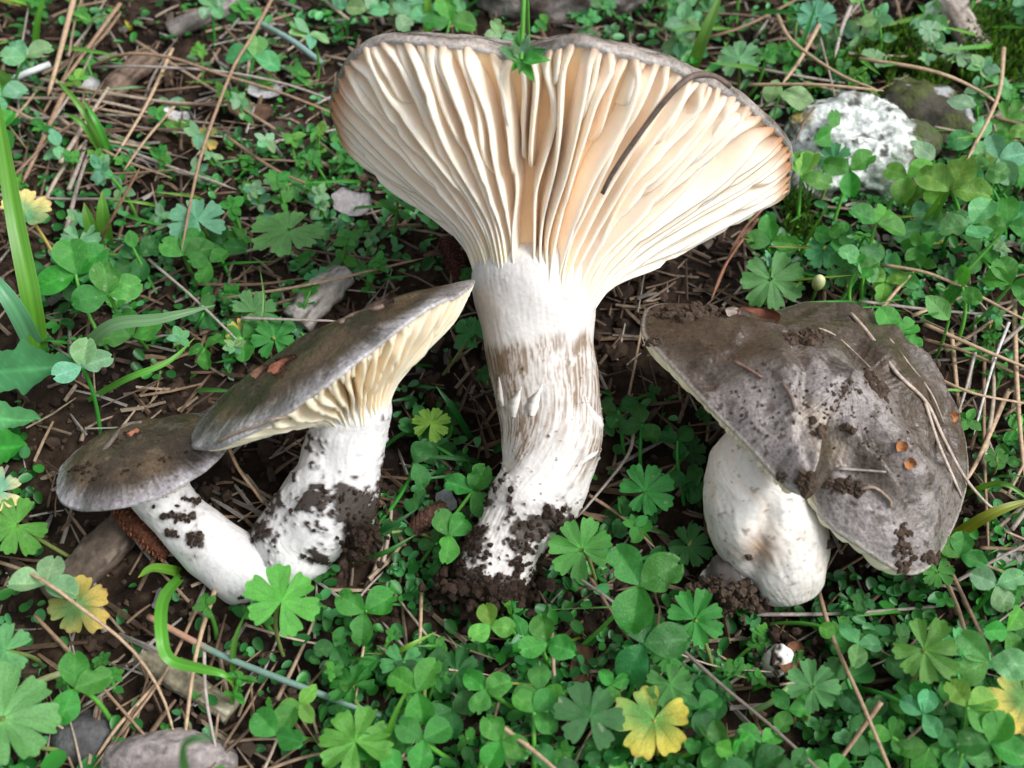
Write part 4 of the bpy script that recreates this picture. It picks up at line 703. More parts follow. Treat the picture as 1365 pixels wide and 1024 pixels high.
laid(BIGT, [(806, 263), (822, 232), (850, 188), (885, 142), (912, 115), (935, 99), (955, 97), (978, 108)], 8, (.115, .085, .068), 'dark curved needle stuck across the big gills', .05, 24, taper=-.5)

# ------------------------------------------------------------------ placed clovers: x, y, leaflet length, leaflet directions, colour, height, where
CL = [(101, 366, 56, (105, 192, 48), 'g', 1.8, 'large plain clover behind the flat blue-green grass blade'), (144, 393, 44, (100, 188, 28), 'g', 2.1, 'clover with one leaflet raised, beside the flat grass blade'),
 (176, 449, 46, (5, 120, 185), 'g', 1.1, 'clover half covered by the flat blue-green grass blade'), (188, 342, 34, (45, 140, 262), 'd', 1.0, 'dark clover behind the raised-leaflet clover'), (246, 340, 40, (60, 150, 10), 'g', 1.5, 'clover crossed by the long upright pine needle'),
 (280, 350, 30, (40, 250, 170), 'g', 1.3, 'small clover right of the long upright needle'), (109, 489, 40, (72, 15, 205), 't', 2.2, 'bluish clover overlapping the big lobed leaf'), (35, 76, 34, (130, 28, 190), 't', 1.8, 'clover over the white straw in the back litter'),
 (339, 77, 38, (80, 172, -18), 'b', 1.5, 'clover behind the doubled pine needle'), (283, 8, 22, (40, 130, 230, 310), 't', 1.4, 'four-leaved clover on a pale stalk at the back'), (630, 655, 40, (62, 158, -52), 'g', 1.1, 'bright clover left of the big stem, upper of two'),
 (598, 714, 40, (112, 48, 252), 'g', 1.3, 'bright clover left of the big stem, lower of two'), (552, 617, 38, (62, 292), 'd', 1.4, 'folded two-leaflet clover right of the soil-clotted stem'), (824, 548, 30, (178, 25, 250), 'd', 1.0, 'dark clover touching the peeling flake of the big stem'),
 (856, 566, 32, (100, -48, 185), 'd', .9, 'shaded clover between the big stem and muddy cap'), (486, 816, 46, (150, 30, 265), 'g', 1.4, 'broad clover right of the bright lobed leaf'), (654, 835, 34, (105, -15, 215), 'l', 1.7, "pale green clover before the big stem's soiled base"),
 (730, 858, 40, (108, 205, -18), 'g', 1.8, 'hairy blotched clover in front of the big stem'), (557, 922, 48, (58, 158, 280), 'g', 1.6, 'clover behind the short upright grass blade'), (564, 986, 44, (150, 25, 265), 'g', 1.5, 'clover in front of the one behind the short blade'),
 (602, 946, 36, (20, 200, 275), 'd', 1.0, 'dark clover shaded by larger clovers'), (712, 950, 37, (135, 45, -50), 'g', 1.6, 'clover left of the dark rounded lobed leaf'), (668, 988, 40, (130, -15, 240), 'g', 1.6, 'clover with a dry needle crossing beneath it'),
 (853, 780, 64, (128, 28, 262), 'g', 2.2, 'large tall clover before the muddy-capped mushroom, upper tier'), (858, 858, 58, (115, 2, 238), 'd', 1.8, 'large dark clover below the tall one'), (1006, 1026, 48, (112, 22, 200), 'd', 1.6, 'clover at the end of the grey diagonal stem'),
 (1231, 952, 33, (145, 68, -55), 'b', 2.0, 'pale clover above the dense clover patch'), (1290, 942, 40, (115, 25, -48), 'l', 1.9, 'glossy clover beside the pale one'), (1321, 992, 46, (60, 180, -25), 'g', 1.8, 'broad clover in the dense patch'), (1238, 996, 42, (182, -12, 250), 'g', 1.5, 'clover with a white fleck in the dense patch'),
 (1318, 882, 50, (132, -5, 200), 'b', 2.2, 'pointed bluish clover on the reddish needle'), (1329, 779, 36, (160, 22, -70), 't', 1.8, 'bluish clover right of the muddy cap'), (1280, 742, 36, (150, 80, -20), 'g', 1.5, 'clover tucked under the rim of the muddy cap'),
 (1168, 298, 41, (55, 158, -10), 'g', 2.4, 'clover on a long stalk in front of the lichen stone'), (1268, 254, 52, (140, 70, -8), 'l', 2.2, 'large yellow-green clover right of the lichen stone'), (1295, 300, 44, (60, 195, -75), 'b', 2.2, 'overlapping clover below the large yellow-green one'),
 (1344, 300, 42, (100, -15, 200), 'g', 2.0, 'clover beside the overlapping one, nearer the stone'), (1348, 378, 40, (110, 160, -30), 'g', 1.9, 'clover with a white patch over crossed needles'), (1192, 446, 40, (115, 40, -20), 'g', 1.9, 'clover leaning on the rear rim of the muddy cap'),
 (1121, 313, 19, (170, 70, -75), 'g', 1.7, 'tiny clover below the lichen stone'), (1147, 358, 25, (20, 100, -55), 'g', 1.6, 'small clover near the pale bud'), (1029, 322, 36, (95, -10, 172), 'g', 1.2, 'clover below the right edge of the big gills'), (1068, 236, 42, (70, -15, 110), 'l', 1.8, 'bright folded clover against the lichen stone'),
 (1331, 212, 38, (110, 20, -60), 't', 2.0, 'clover by the pale upright needle'), (600, 28, 36, (100, -12, 190), 'g', 1.2, 'clover behind the left half of the big cap'), (490, 14, 30, (160, -10, 60), 't', 1.4, 'clover behind the left end of the big cap'), (668, 48, 24, (110, 200, -20), 't', 2.6, 'bluish clover just behind the notch of the big cap'),
 (100, 918, 48, (92, 250, 20), 'g', 1.6, 'two-tiered clover beside the large lobed leaf'), (60, 780, 44, (80, 170, -30), 't', 1.7, 'bluish clover over the yellow leaf'), (370, 980, 44, (130, 60, -20), 'g', 1.3, 'clover above the grey-pink pebble'), (930, 650, 26, (120, 10, 240), 'd', .8, 'shaded clover beside the swollen stem'), (505, 1000, 40, (170, 60, -40), 'g', 1.2, 'clover by the yellow-blotched lobed leaf'), (1160, 1005, 40, (150, 40, 270), 'd', 1.2, 'dark clover beside the leaning twig'), (1150, 950, 38, (140, 30, 260), 'd', 1.1, 'shaded clover left of the pale clover'), (1205, 905, 36, (130, 20, 250), 'd', 1.2, 'dark round clover under the lobed leaf')]
for a in CL: clover(*a[:6], label=a[6])
PL = [(385, 306, 94, 40, 'b', 1.6, 'pale rounded lobed leaf in the litter behind the tilted cap'), (264, 296, 74, 300, 't', 1.5, 'pale lobed leaf next to the long upright needle'), (375, 803, 98, 250, 'l', 1.9, "bright lobed leaf before the smallest mushroom's stem"), (776, 733, 82, 300, 'g', 1.9, 'lobed leaf touching the base of the big stem'), (860, 655, 72, 200, 'g', 1.2, 'seven-lobed leaf in the gap between big stem and muddy cap'),
 (786, 957, 92, 260, 'd', 1.9, 'dark lobed leaf with white specks'), (474, 990, 104, 300, 'l', 1.6, 'pale lobed leaf with browned edge'), (926, 825, 74, 200, 'g', 1.8, 'lobed leaf beside the tall clover'), (893, 912, 64, 120, 'g', 1.7, 'small lobed leaf under the dark clover'), (872, 958, 102, 60, 'y', 1.5, 'bright yellow lobed leaf among the clovers'), (1083, 916, 68, 230, 'b', 1.9, 'lobed leaf over the white mushroom fragment'),
 (1232, 866, 88, 140, 'l', 2.1, 'bright lobed leaf before the muddy cap'), (1283, 876, 74, 180, 'b', 1.8, 'bluish lobed leaf under the pointed clover'), (4, 956, 136, 230, 'b', 2.4, 'largest lobed leaf beside the charcoal-grey stone'), (8, 868, 72, 0, 'b', 2.0, 'lobed leaf above the largest lobed leaf'), (22, 700, 84, 30, 'l', 2.0, 'light green lobed leaf on the bare dark soil'), (2, 655, 62, 0, 'p', 2.3, 'cream withered lobed leaf above the light green one'), (104, 806, 78, 140, 'y', 1.2, 'yellow lobed leaf with orange edge by the split wood'), (32, 280, 66, 200, 'p', 1.9, 'pale yellow lobed leaf behind the thick grass blade'),
 (338, 415, 56, 200, 'b', 1.0, 'small lobed leaf left of the wood stub'), (366, 452, 58, 270, 'g', .9, 'lobed leaf partly behind the tilted cap'), (322, 446, 44, 260, 'y', .6, 'small yellow lobed leaf behind the tilted cap'), (1028, 372, 80, 100, 'b', 1.2, 'bluish lobed leaf between big gills and muddy cap'), (918, 728, 60, 160, 'd', .9, 'dark lobed leaf beside the swollen stem'), (574, 566, 54, 250, 'l', 1.4, 'small yellow-green lobed leaf in the shaded gap'), (1090, 24, 50, 270, 't', 1.5, 'bluish lobed leaf in the back grass'), (1250, 762, 42, 90, 'g', 1.2, 'small lobed leaf at the lower rim of the muddy cap'), (1328, 609, 30, 90, 'g', .9, 'tiny lobed leaf in the needles by the muddy cap'), (1365, 935, 90, 0, 'y', 1.6, 'yellowing leaf at the end of the reddish needle'), (275, 185, 38, 0, 'y', .5, 'small yellow leaf among the pine needles'), (985, 80, 60, 270, 't', 1.4, 'blue-green lobed leaf among the grass'), (105, 320, 60, 90, 't', .9, 'blue-grey lobed leaf under the chickweed')]
for a in PL: palm(*a[:6], label=a[6], var=None)
SP = [(135, 225, 20, 't', 2.0, 6, 'chickweed rosette above the two short grass blades', 2), (413, 46, 27, 't', 1.9, 5, 'five-leaved rosette behind the left edge of the big cap', 1), (262, 180, 22, 't', 1.2, 4, 'seedling in front of the small yellow leaf', 1), (355, 188, 18, 't', 1.2, 4, 'seedling on dark soil left of the big cap', 1), (370, 240, 18, 'g', 1.5, 6, 'chickweed above the pale rounded leaf', 2), (310, 275, 20, 'g', 1.6, 5, 'chickweed left of the pale rounded leaf', 2), (425, 175, 16, 'l', 1.1, 5, 'bright chickweed at the left edge of the big cap', 2), (465, 320, 22, 'g', 1.4, 6, 'chickweed left of the dark catkin', 2), (530, 262, 26, 'g', 1.6, 5, 'chickweed under the left flank of the big gills', 2), (505, 350, 15, 'g', 1.2, 8, 'fine sprig beside the wood stub', 3), (78, 195, 24, 't', 1.0, 2, 'seedling with one big round leaf on dark soil', 1),
 (245, 320, 18, 't', 1.3, 5, 'small seedling behind the crossed clover', 1), (845, 700, 20, 'g', 1.0, 5, 'chickweed below the seven-lobed leaf', 2), (980, 890, 17, 'g', 1.2, 6, 'chickweed left of the white mushroom fragment', 3), (1010, 905, 16, 'g', 1.1, 5, 'low chickweed next to the white mushroom fragment', 2), (1150, 800, 18, 'd', 1.0, 5, 'shaded sprig under the muddy cap', 2), (445, 895, 16, 'g', 1.0, 5, 'small sprig beside the green stalk', 2), (320, 905, 22, 'g', 1.2, 6, 'leafy sprig at the fold of the bent grass blade', 2), (400, 940, 34, 'l', 1.3, 3, 'broad-leaved seedling below the green stalk', 1), (340, 815, 17, 'g', 1.0, 6, 'sprig left of the bright lobed leaf', 2), (580, 860, 18, 'g', 1.0, 5, 'small sprig among the clovers before the big stem', 2), (275, 808, 20, 'g', 1.2, 4, 'seedling with round leaves by the folded blade', 1),
 (910, 30, 26, 't', 1.8, 8, 'vetch-like sprig behind the big cap', 3), (1170, 25, 22, 't', 1.7, 5, 'sprig by the pale branch', 2), (1225, 330, 26, 'g', 1.7, 6, 'leafy sprig beneath the yellow-green clover', 2), (1140, 100, 16, 'l', 1.2, 6, 'yellow-green sprig behind the lichen stone', 2), (1310, 90, 22, 't', 1.8, 6, 'sprig by the pale branch end', 2), (1180, 420, 18, 'g', 1.4, 4, 'sprig behind the muddy cap', 1), (1320, 450, 14, 'g', .8, 7, 'fine sprig under the crossed needles', 2), (1290, 560, 20, 'g', 1.2, 4, 'seedling at the right rim of the muddy cap', 2), (740, 215 + 700, 16, 'd', .8, 5, 'shaded sprig by the brown rotting leaf', 2)]
for a in SP: sprig(*a[:6], label=a[6], whorls=a[7])
for a in [(1283, 135, 38, 165, 't', 1.6, 'single leaf on a pale stalk beside the mossy stone'), (1230, 199, 42, 130, 't', 1.7, 'single oval leaf over the dark side of the lichen stone'), (1066, 131, 56, 8, 't', 1.5, 'long pale leaf behind the right end of the big cap'), (72, 205, 30, 210, 't', .6, 'round seedling leaf on dark soil'), (1030, 120, 40, 80, 't', 1.4, 'upright blue-green leaf behind the big cap'), (175, 318, 26, 100, 'g', 1.3, 'small oval leaf below the chickweed rosette'), (1250, 410, 44, 130, 'b', 1.6, 'long leaf hanging over the crossed needles')]: single(*a[:6], label=a[6])

# ------------------------------------------------------------------ grass and stalks
for p_, w, c, lab in [([(50, 470, .2), (40, 390, 1.8), (20, 290, 3.2), (2, 180, 4.4), (-12, 90, 5.0)], 26, 'l', 'thick bright grass blade rising behind the lobed leaf'), ([(45, 462, .3), (25, 420, 1.5), (2, 385, 2.2), (-25, 350, 2.6)], 26, 't', 'bluish broad blade crossing the thick grass blade'), ([(62, 470, 1.2), (140, 440, 2.4), (215, 425, 2.6), (287, 407, 2.4)], 19, 't', 'flat blue-green grass blade over the clovers'), ([(100, 508, .8), (170, 505, 1.5), (225, 482, 1.7), (260, 450, 1.6)], 9, 'l', 'thin curved grass blade below the flat blade'),
 ([(236, 750, .5), (218, 800, 1.5), (216, 850, 1.8), (228, 880, 1.5), (270, 892, 1.4), (300, 900, 1.3), (314, 920, .9)], 17, 'l', 'bent bright grass blade over the lichen-flecked stick'), ([(306, 905, .3), (312, 860, 1.2), (328, 815, 1.8)], 8, 'l', 'short upright blade at the end of the stick'), ([(235, 750, .4), (205, 758, 1.2), (184, 770, 1.6)], 14, 'l', 'short folded blade under the smallest mushroom'), ([(500, 1024, .3), (522, 965, 1.8), (546, 912, 2.6)], 9, 'l', 'short upright grass blade among the front clovers'),
 ([(570, 50, .3), (570, 15, 1.2), (571, -40, 2.2)], 12, 'l', 'bright blade behind the left half of the big cap'), ([(915, 100, .4), (938, 50, 1.8), (966, -20, 3.2)], 18, 'l', 'bright grass blade behind the right half of the big cap'), ([(1045, 112, .2), (1068, 60, 1.4), (1090, 0, 2.4)], 8, 'g', 'dark blade in the back grass'), ([(146, 208, .3), (112, 150, 1.6), (72, 102, 2.4)], 10, 'l', 'longest blade of the sprouting tuft in the litter'), ([(140, 206, .3), (112, 168, 1.2), (86, 150, 1.5)], 9, 'l', 'middle blade of the sprouting tuft'), ([(148, 206, .3), (130, 165, 1.3), (110, 132, 1.9)], 9, 'l', 'upright blade of the sprouting tuft'), ([(132, 330, .3), (120, 300, 1.2), (112, 270, 1.8)], 19, 'l', 'short broad blade beside the dark needle tip'), ([(138, 326, .3), (138, 290, 1.3), (136, 255, 2.0)], 20, 'l', 'second short broad blade by the chickweed'),
 ([(985, 1016, .3), (950, 990, 1.2), (926, 962, 1.3)], 8, 'l', "pale stalk of the yellow leaf"), ([(460, 738, .3), (510, 738, .9), (556, 712, 1.2)], 8, 'd', 'dark curved blade under the soil clot'), ([(470, 714, .3), (520, 702, .9), (560, 676, 1.2)], 7, 'd', 'second dark blade under the soil clot'), ([(628, 575, .3), (604, 545, 1.2), (581, 514, 1.6)], 9, 'd', 'blunt dark blade in the shaded gap'), ([(1275, 698, .9), (1320, 686, 1.2), (1380, 664, 1.3)], 16, 'o', 'yellowing wide blade beside the muddy cap'), ([(1300, 632, .9), (1335, 645, 1.2), (1380, 672, 1.0)], 8, 'l', 'thin green blade in the needles by the muddy cap'), ([(498, 862, .8), (540, 864, 1.2), (582, 842, 1.2)], 8, 'l', 'looping blade between the front clovers'), ([(42, 62, .3), (50, 30, 1.2), (64, -20, 2.4)], 9, 'l', 'upright blade at the far back of the litter'), ([(1060, 345, .3), (1082, 310, 1.2), (1102, 278, 1.8)], 5, 'l', 'thin blade below the lichen stone'), ([(1223, 300, .8), (1255, 262, 1.8), (1292, 236, 2.3)], 6, 'l', 'thin blade across the yellow-green clover'), ([(1240, 305, .8), (1262, 260, 1.9), (1310, 200, 2.6)], 6, 'l', 'long thin blade over the yellow-green clover'), ([(320, 460, .2), (345, 440, 1.0), (352, 400, 1.6), (346, 355, 2.0)], 5, 'l', 'thin curled blade left of the wood stub'), ([(200, 1040, 4.0), (245, 1005, 6.5), (292, 982, 8.0)], 14, 'b', 'blurred grass tip above the grey-pink pebble')]:
    grass(p_, w, c, lab, sink=not lab.startswith('blurred') or True)
def stalk_thing(pts, w, cols, label):
    q = np.array([G(*p_) for p_ in pts]); n = 40; p = crom(q, n); V, F = tube(p, w * .5 * scl(p[n // 2]), 8); t = np.repeat(np.linspace(0, 1, n), 8); c = mixc(cols[0], cols[1], sm(.2, .4, t)); o = mk('plant_stalk', V, F, M_STALK, origin=q[0], col=np.vstack([c, cols[0], cols[1]])); tag(o, label, 'stalk')
stalk_thing([(198, 822, .5), (260, 856, .8), (310, 880, .8), (400, 915, .7), (515, 958, .4)], 9, ([.44, .25, .17], [.14, .24, .20]), 'straight blue-green stalk with pink end crossing the front soil')
stalk_thing([(-10, 118, .4), (30, 100, .7), (66, 86, .6)], 9, ([.50, .54, .55], [.62, .66, .67]), 'white straw in the back litter'); stalk_thing([(345, 30, .6), (390, 55, .7), (430, 85, .5)], 8, ([.16, .27, .22], [.20, .32, .30]), 'blue-green stalk behind the doubled pine needle')
stalk_thing([(0, 930, .5), (60, 905, .6), (105, 890, .5)], 9, ([.26, .33, .10], [.34, .36, .18]), 'yellowish stalk under the largest lobed leaf')
stalk_thing([(1000, 950, .5), (1030, 885 + 50, .9), (1062, 905, .8)], 8, ([.16, .3, .09], [.2, .34, .12]), 'fuzzy green stalk before the white fragment')

# ------------------------------------------------------------------ placed pine needles
RED = (.22, .10, .055); TAN = (.38, .27, .175); BR = (.26, .17, .11); GRY = (.33, .29, .26); DK = (.15, .10, .07)
for p_, w, c, lab in [([(124, 88, .9), (165, 72, 1.5), (225, 76, 1.7), (290, 98, 1.6), (370, 122, 1.5), (446, 152, 1.4)], 7, BR, 'upper half of the doubled needle pointing at the big cap'), ([(126, 89, .9), (200, 89, 1.3), (300, 96, 1.4), (380, 112, 1.4), (450, 136, 1.5)], 6, GRY, 'lower half of the doubled needle pointing at the big cap'), ([(366, -8, 2.0), (335, 50, 1.8), (310, 92, 1.7), (275, 185, 1.6), (258, 250, 1.7), (242, 335, 1.9)], 6, BR, 'long upright needle crossing the back litter'),
 ([(-12, 746, 1.0), (48, 768, 1.9), (110, 812, 1.8), (176, 866, 1.2), (215, 925, .8), (234, 984, .5)], 6, TAN, 'long arching needle over the yellow leaf'), ([(46, 820, 1.0), (120, 898, .9), (204, 993, .4)], 6, BR, 'straight needle parallel to the arching one'), ([(290, 775, .3), (262, 870, .8), (246, 985, .4)], 8, TAN, 'thick upright needle over the lichen-flecked stick'), ([(272, 858, .8), (275, 930, .7), (292, 1018, .4)], 6, GRY, 'grey needle reaching the pebble'), ([(268, 800, .4), (215, 905, .7), (124, 1024, .5)], 6, BR, 'long diagonal needle across the front soil'), ([(110, 942, .3), (190, 880, .5)], 5, GRY, 'short needle below the yellow leaf'), ([(215, 905, .6), (160, 965, .5), (128, 1010, .4)], 7, TAN, 'doubled needle end near the charcoal stone'),
 ([(1090, 785, .5), (1110, 850, 1.0), (1150, 940, 1.6), (1192, 1040, 2.0)], 8, TAN, 'knotted needle leaning from the swollen stem'), ([(1175, 936, 1.6), (1140, 985, 1.3), (1105, 1034, 1.0)], 8, BR, 'blunt brown needle crossing the leaning one'), ([(760, 764, .6), (800, 790, .8), (830, 812, .8)], 6, GRY, 'grey stem leading under the tall clover'), ([(905, 862, .8), (960, 912, 1.2), (1030, 970, 1.5), (1100, 1034, 1.6)], 7, (.17, .14, .12), 'grey diagonal stem before the muddy-capped mushroom'), ([(1000, 819, .4), (1120, 818, .5), (1258, 808, .4)], 7, GRY, 'horizontal needle under the muddy cap'), ([(1263, 752, 1.0), (1310, 850, 1.2), (1362, 958, 1.5)], 7, BR, 'reddish needle running down from the muddy cap'), ([(1255, 760, .9), (1280, 820, .8), (1292, 870, .7)], 8, TAN, 'short thick needle beside the reddish one'),
 ([(1177, 353, 1.2), (1239, 365, 1.6), (1300, 392, 1.6), (1380, 434, 1.4)], 7, TAN, 'long tan needle over the crossed heap'), ([(1172, 416, 1.0), (1220, 360, 1.2)], 6, TAN, 'slanting needle behind the muddy cap'), ([(1216, 421, 1.0), (1300, 390, 1.1)], 6, TAN, 'rising needle behind the muddy cap'), ([(1148, 402, .7), (1250, 414, .9), (1360, 422, .8)], 6, GRY, 'level needle behind the muddy cap'), ([(1232, 432, .9), (1300, 462, 1.1), (1380, 495, .9)], 8, TAN, 'doubled needle right of the muddy cap'), ([(1230, 452, .6), (1290, 470, .7), (1380, 510, .7)], 7, BR, 'brown needle beneath the doubled one'), ([(1244, 502, .9), (1300, 525, 1.1), (1380, 540, 1.0)], 6, TAN, 'needle touching the dry forked stalk'), ([(1345, 520, .5), (1300, 620, .8), (1270, 660, .7)], 8, TAN, 'slanting needle leaning on the muddy cap'), ([(1352, 400, .7), (1356, 520, .8), (1366, 640, .7)], 8, TAN, 'upright needle right of the heap'), ([(1312, 470, .4), (1312, 600, .5), (1318, 740, .5)], 6, BR, 'long upright needle under the heap'), ([(1268, 440, .5), (1276, 520, .5), (1282, 570, .4)], 7, TAN, 'upright needle behind the rim of the muddy cap'), ([(1300, 470, .8), (1262, 590, .5)], 5, GRY, 'grey needle of the heap by the muddy cap'), ([(1345, 430, .9), (1298, 580, .6)], 5, (.45, .43, .42), 'whitish needle of the heap by the muddy cap'),
 ([(1146, 78, 1.2), (1240, 94, 1.5), (1300, 118, 1.3), (1345, 150, 1.0)], 8, TAN, 'needle over the mossy stone'), ([(1338, 64, 1.6), (1330, 130, 1.9), (1288, 216, 2.0)], 7, TAN, 'pale upright needle by the mossy stone'), ([(998, 113, 1.6), (1090, 113, 2.0), (1178, 121, 1.8)], 7, TAN, 'level needle behind the lichen stone'), ([(1092, 33, 1.4), (1042, 113, 1.6)], 7, TAN, 'slanting needle in the back grass'), ([(1036, 20, 1.2), (1056, 55, 1.6), (1117, 98, 1.9), (1172, 121, 1.9)], 7, TAN, 'curved needle in the back grass'), ([(1142, -8, 1.2), (1113, 76, 1.1)], 7, GRY, 'grey needle at the far back'), ([(322, 424, 1.0), (380, 426, 1.4), (448, 428, 1.7)], 6, GRY, 'thin level needle touching the tilted cap'), ([(296, 398, .7), (420, 378, 1.2), (566, 344, 1.2)], 6, TAN, 'long needle over the wood stub'), ([(1026, 268, 1.5), (985, 316, 1.2), (952, 392, .7)], 5, RED, 'reddish stem below the right edge of the big gills'), ([(1010, 292, 1.4), (968, 352, 1.0), (948, 400, .8)], 5, RED, 'second reddish stem below the big gills'), ([(1086, 143, 2.6), (1060, 192, 2.4)], 4, DK, 'thin dark needle at the right tip of the big cap'), ([(198, 346, .9), (325, 462, 1.0)], 5, GRY, 'straight grey stem behind the tilted cap'), ([(128, 332, .4), (150, 290, 1.6), (186, 225, 2.6)], 7, (.20, .12, .06), 'dark tapered needle tip by the chickweed rosette'), ([(100, -8, 1.8), (80, 70, 1.5), (64, 128, 1.0)], 9, TAN, 'doubled upright needle over the white straw'), ([(85, 125, .8), (60, 180, .7), (30, 245, .6)], 9, BR, 'sloping doubled needle at the left litter'), ([(160, 5, .9), (120, 60, .9), (82, 112, .8)], 7, BR, 'sloping needle under the doubled upright one'), ([(230, 65, .6), (195, 140, .8), (152, 212, .6)], 6, TAN, 'slanting tan needle in the middle of the litter'), ([(232, 142, .9), (165, 228, .8)], 5, TAN, 'pale slanting needle by the yellow leaf'), ([(668, 968, 1.6), (710, 1000, 1.8), (745, 1030, 1.9)], 8, TAN, 'thick needle under the front clovers'), ([(562, 790, .5), (560, 850, .9), (556, 918, 1.0)], 6, TAN, 'upright needle left of the pale green clover'), ([(845, 440 + 130, .8), (835, 610, .8), (770, 690, .7)], 6, GRY, 'grey stem in the gap by the big stem'), ([(785, 660, .5), (830, 690, .6), (875, 732, .6)], 6, BR, 'brown needle in the gap by the big stem'), ([(490, 830, .8), (482, 880, .8), (474, 932, .7)], 5, TAN, 'short needle hanging from the broad clover'), ([(735, 640 + 190, .4), (738, 890, .7), (742, 930, .6)], 7, (.36, .25, .18), 'upright tan needle behind the blotched clover')]:
    needle(p_, w, c, lab)

# ------------------------------------------------------------------ odd small things
q = G(1091, 377, 1.3); blob('flower_bud', q, (.17, .17, .28), lambda V, B: mixc([.36, .46, .16], [.52, .56, .30], sm(-.2, .9, B[:, 2])), M_STALK, 'pale green bud behind the muddy cap', 'bud', .08, 1, 3, 2, .01)
b_ = soil_at(q, nr(), .2); o = bpy.data.objects['flower_bud']; st = stalk(o, b_, q, np.zeros(3), .04, .04, GREENS['l'], 'stem')
st.data.transform(Matrix.Translation(Vector((ORG[o.name] - ORG[o.name]) * .01)))
e = empty('mushroom_fragment', G(1040, 890, 0)); q = G(1036, 882, .5); V, F = SPH[3]
Vf = V * np.array([.34, .3, .62]) * (1 + (fbm(V * 2, 3, 4) - .5) * .5)[:, None] + q; mk('flesh', Vf, F, M_STEM, e, col=mixc([.80, .78, .75], SOILC, sm(.5, .6, fbm(Vf * 3.5, 3, 7))))
rr = np.random.default_rng(2); a, b, c = crumbs(q + rr.normal(0, 1, (140, 3)) * [.42, .3, .35] + [.3, .1, -.1], rr.uniform(.05, .15, 140), SOILC * 1.1, 6); k = mk('soil_crust', a, b, M_CRUMB, e, smooth=False, col=c); k['kind'] = 'stuff'; tag(e, 'white mushroom fragment clotted with soil, under a lobed leaf', 'mushroom')
# little plant whose tip hangs over the rim of the big cap
c_ = lift(BIGT, 690, 82, .35); w = frame(690, 82)[2]; bk = c_ - w * 0.0 + np.array([.1, 1.3, .9]); b2 = np.array([c_[0] + .3, c_[1] + 3.4, float(gz(c_[0] + .3, c_[1] + 3.4)) - .1]); e = empty('bedstraw', b2)
p = crom([b2, b2 + [0, -.4, 3.5], bk, c_], 24); V, F = tube(p, .05, 6, capends=False); o = mk('stem', V, F, M_STALK, e); o.color = (*GREENS['l'], 1); R, U, W, N = facing(690, 82, nr(), .05, .8)
for i, (a, L) in enumerate([(95, 44), (70, 34), (20, 36), (-8, 40), (150, 34), (268, 26), (300, 34), (120, 26), (45, 26), (235, 22)]):
    d = nrm(inplane(R, U, N, a) + N * [.1, .5][i % 2]); n2 = nrm(N - d * np.dot(N, d)); place('leaf', LANCE[i % 3], e, c_, np.cross(d, n2), d, n2, L * scl(c_), green('gtd'[i % 3], nr()))
tag(e, 'small whorled green sprig hanging over the rim of the big cap', 'sprig')
# big lobed leaf at the left edge
def lobed(base, tip, wd, c, label, lobes=3, h0=1.2, h1=2.0):
    A, B = G(*base, h0), G(*tip, h1); R, U, W, N = facing(*base, nr(), .05); d = nrm(B - A); N = nrm(N - d * np.dot(N, d)); x = np.cross(d, N); L = np.linalg.norm(B - A); n, m = 40, 13; t = np.linspace(0, 1, n); w = np.sin(np.pi * t ** .9) ** .7 * (.82 + .2 * np.cos(t * lobes * 2 * np.pi + .6) + .08 * np.cos(t * 41)) * wd * scl(A) * .5 + .05; u = np.linspace(-1, 1, m); T_, Uu = np.meshgrid(t, u, indexing='ij')
    Vv = A + T_[..., None] * L * d + (Uu * w[:, None])[..., None] * x + (.25 * np.abs(Uu) * w[:, None] + .25 * np.sin(T_ * 6 + Uu * 2) * .4 - .5 * T_ ** 2 * .4)[..., None] * N; cl = np.ones(T_.shape + (3,)) * (1 + .5 * np.exp(-(Uu / .06) ** 2))[..., None] * (.75 + .5 * fbm(Vv * 3, 4, 4))[..., None] * (1 + .35 * np.clip(np.cos((T_ * 8 - np.abs(Uu) * 1.6) * 2 * np.pi) - .75, 0, 1) * 3)[..., None]
    e = empty('sow_thistle_leaf', soil_at(A, nr(), .2)); o = mk('blade', Vv.reshape(-1, 3), gridf(n, m, False), M_LEAF, e, col=cl.reshape(-1, 3)); o.color = (*green(c, nr()), 1); stalk(e, ORG[e.name], A, np.zeros(3), .08, .06, GREENS['g'], 'leaf_stalk'); tag(e, label, 'leaf')
lobed((-50, 505), (90, 482), 70, 'b', 'big wavy-edged blue-green leaf under the bluish clover'); lobed((-50, 560), (44, 555), 46, 'b', 'drooping blue-green leaf below the wavy-edged one', 2, .8, 1.3); lobed((-40, 602), (26, 592), 54, 'g', 'rounded green leaf below the drooping leaf', 1, .8, 1.2)

# ------------------------------------------------------------------ the undergrowth in between
POLY = [np.array(p, float) for p in ([(440, 130), (470, 50), (560, 35), (760, 50), (900, 80), (1040, 150), (1062, 220), (1030, 270), (930, 335), (805, 390), (805, 560), (812, 610), (760, 700), (720, 790), (640, 815), (580, 810), (600, 770), (660, 680), (655, 500), (628, 360), (500, 250)],
 [(250, 530), (440, 420), (560, 372), (622, 374), (560, 480), (520, 560), (515, 660), (490, 740), (410, 780), (340, 800), (270, 770), (165, 680), (80, 660), (90, 615), (190, 540)],
 [(850, 420), (900, 400), (1080, 395), (1200, 430), (1300, 560), (1300, 660), (1250, 770), (1200, 770), (1110, 710), (1100, 790), (1000, 800), (940, 790), (930, 600), (980, 580), (860, 470)])]
def inside(x, y, grow=0):
    for p in POLY:
        c = p.mean(0); q = c + (p - c) * (1 + grow); j = len(q) - 1; r = False
        for i in range(len(q)):
            if (q[i, 1] > y) != (q[j, 1] > y) and x < (q[j, 0] - q[i, 0]) * (y - q[i, 1]) / (q[j, 1] - q[i, 1]) + q[i, 0]: r = not r
            j = i
        if r: return True
    return False
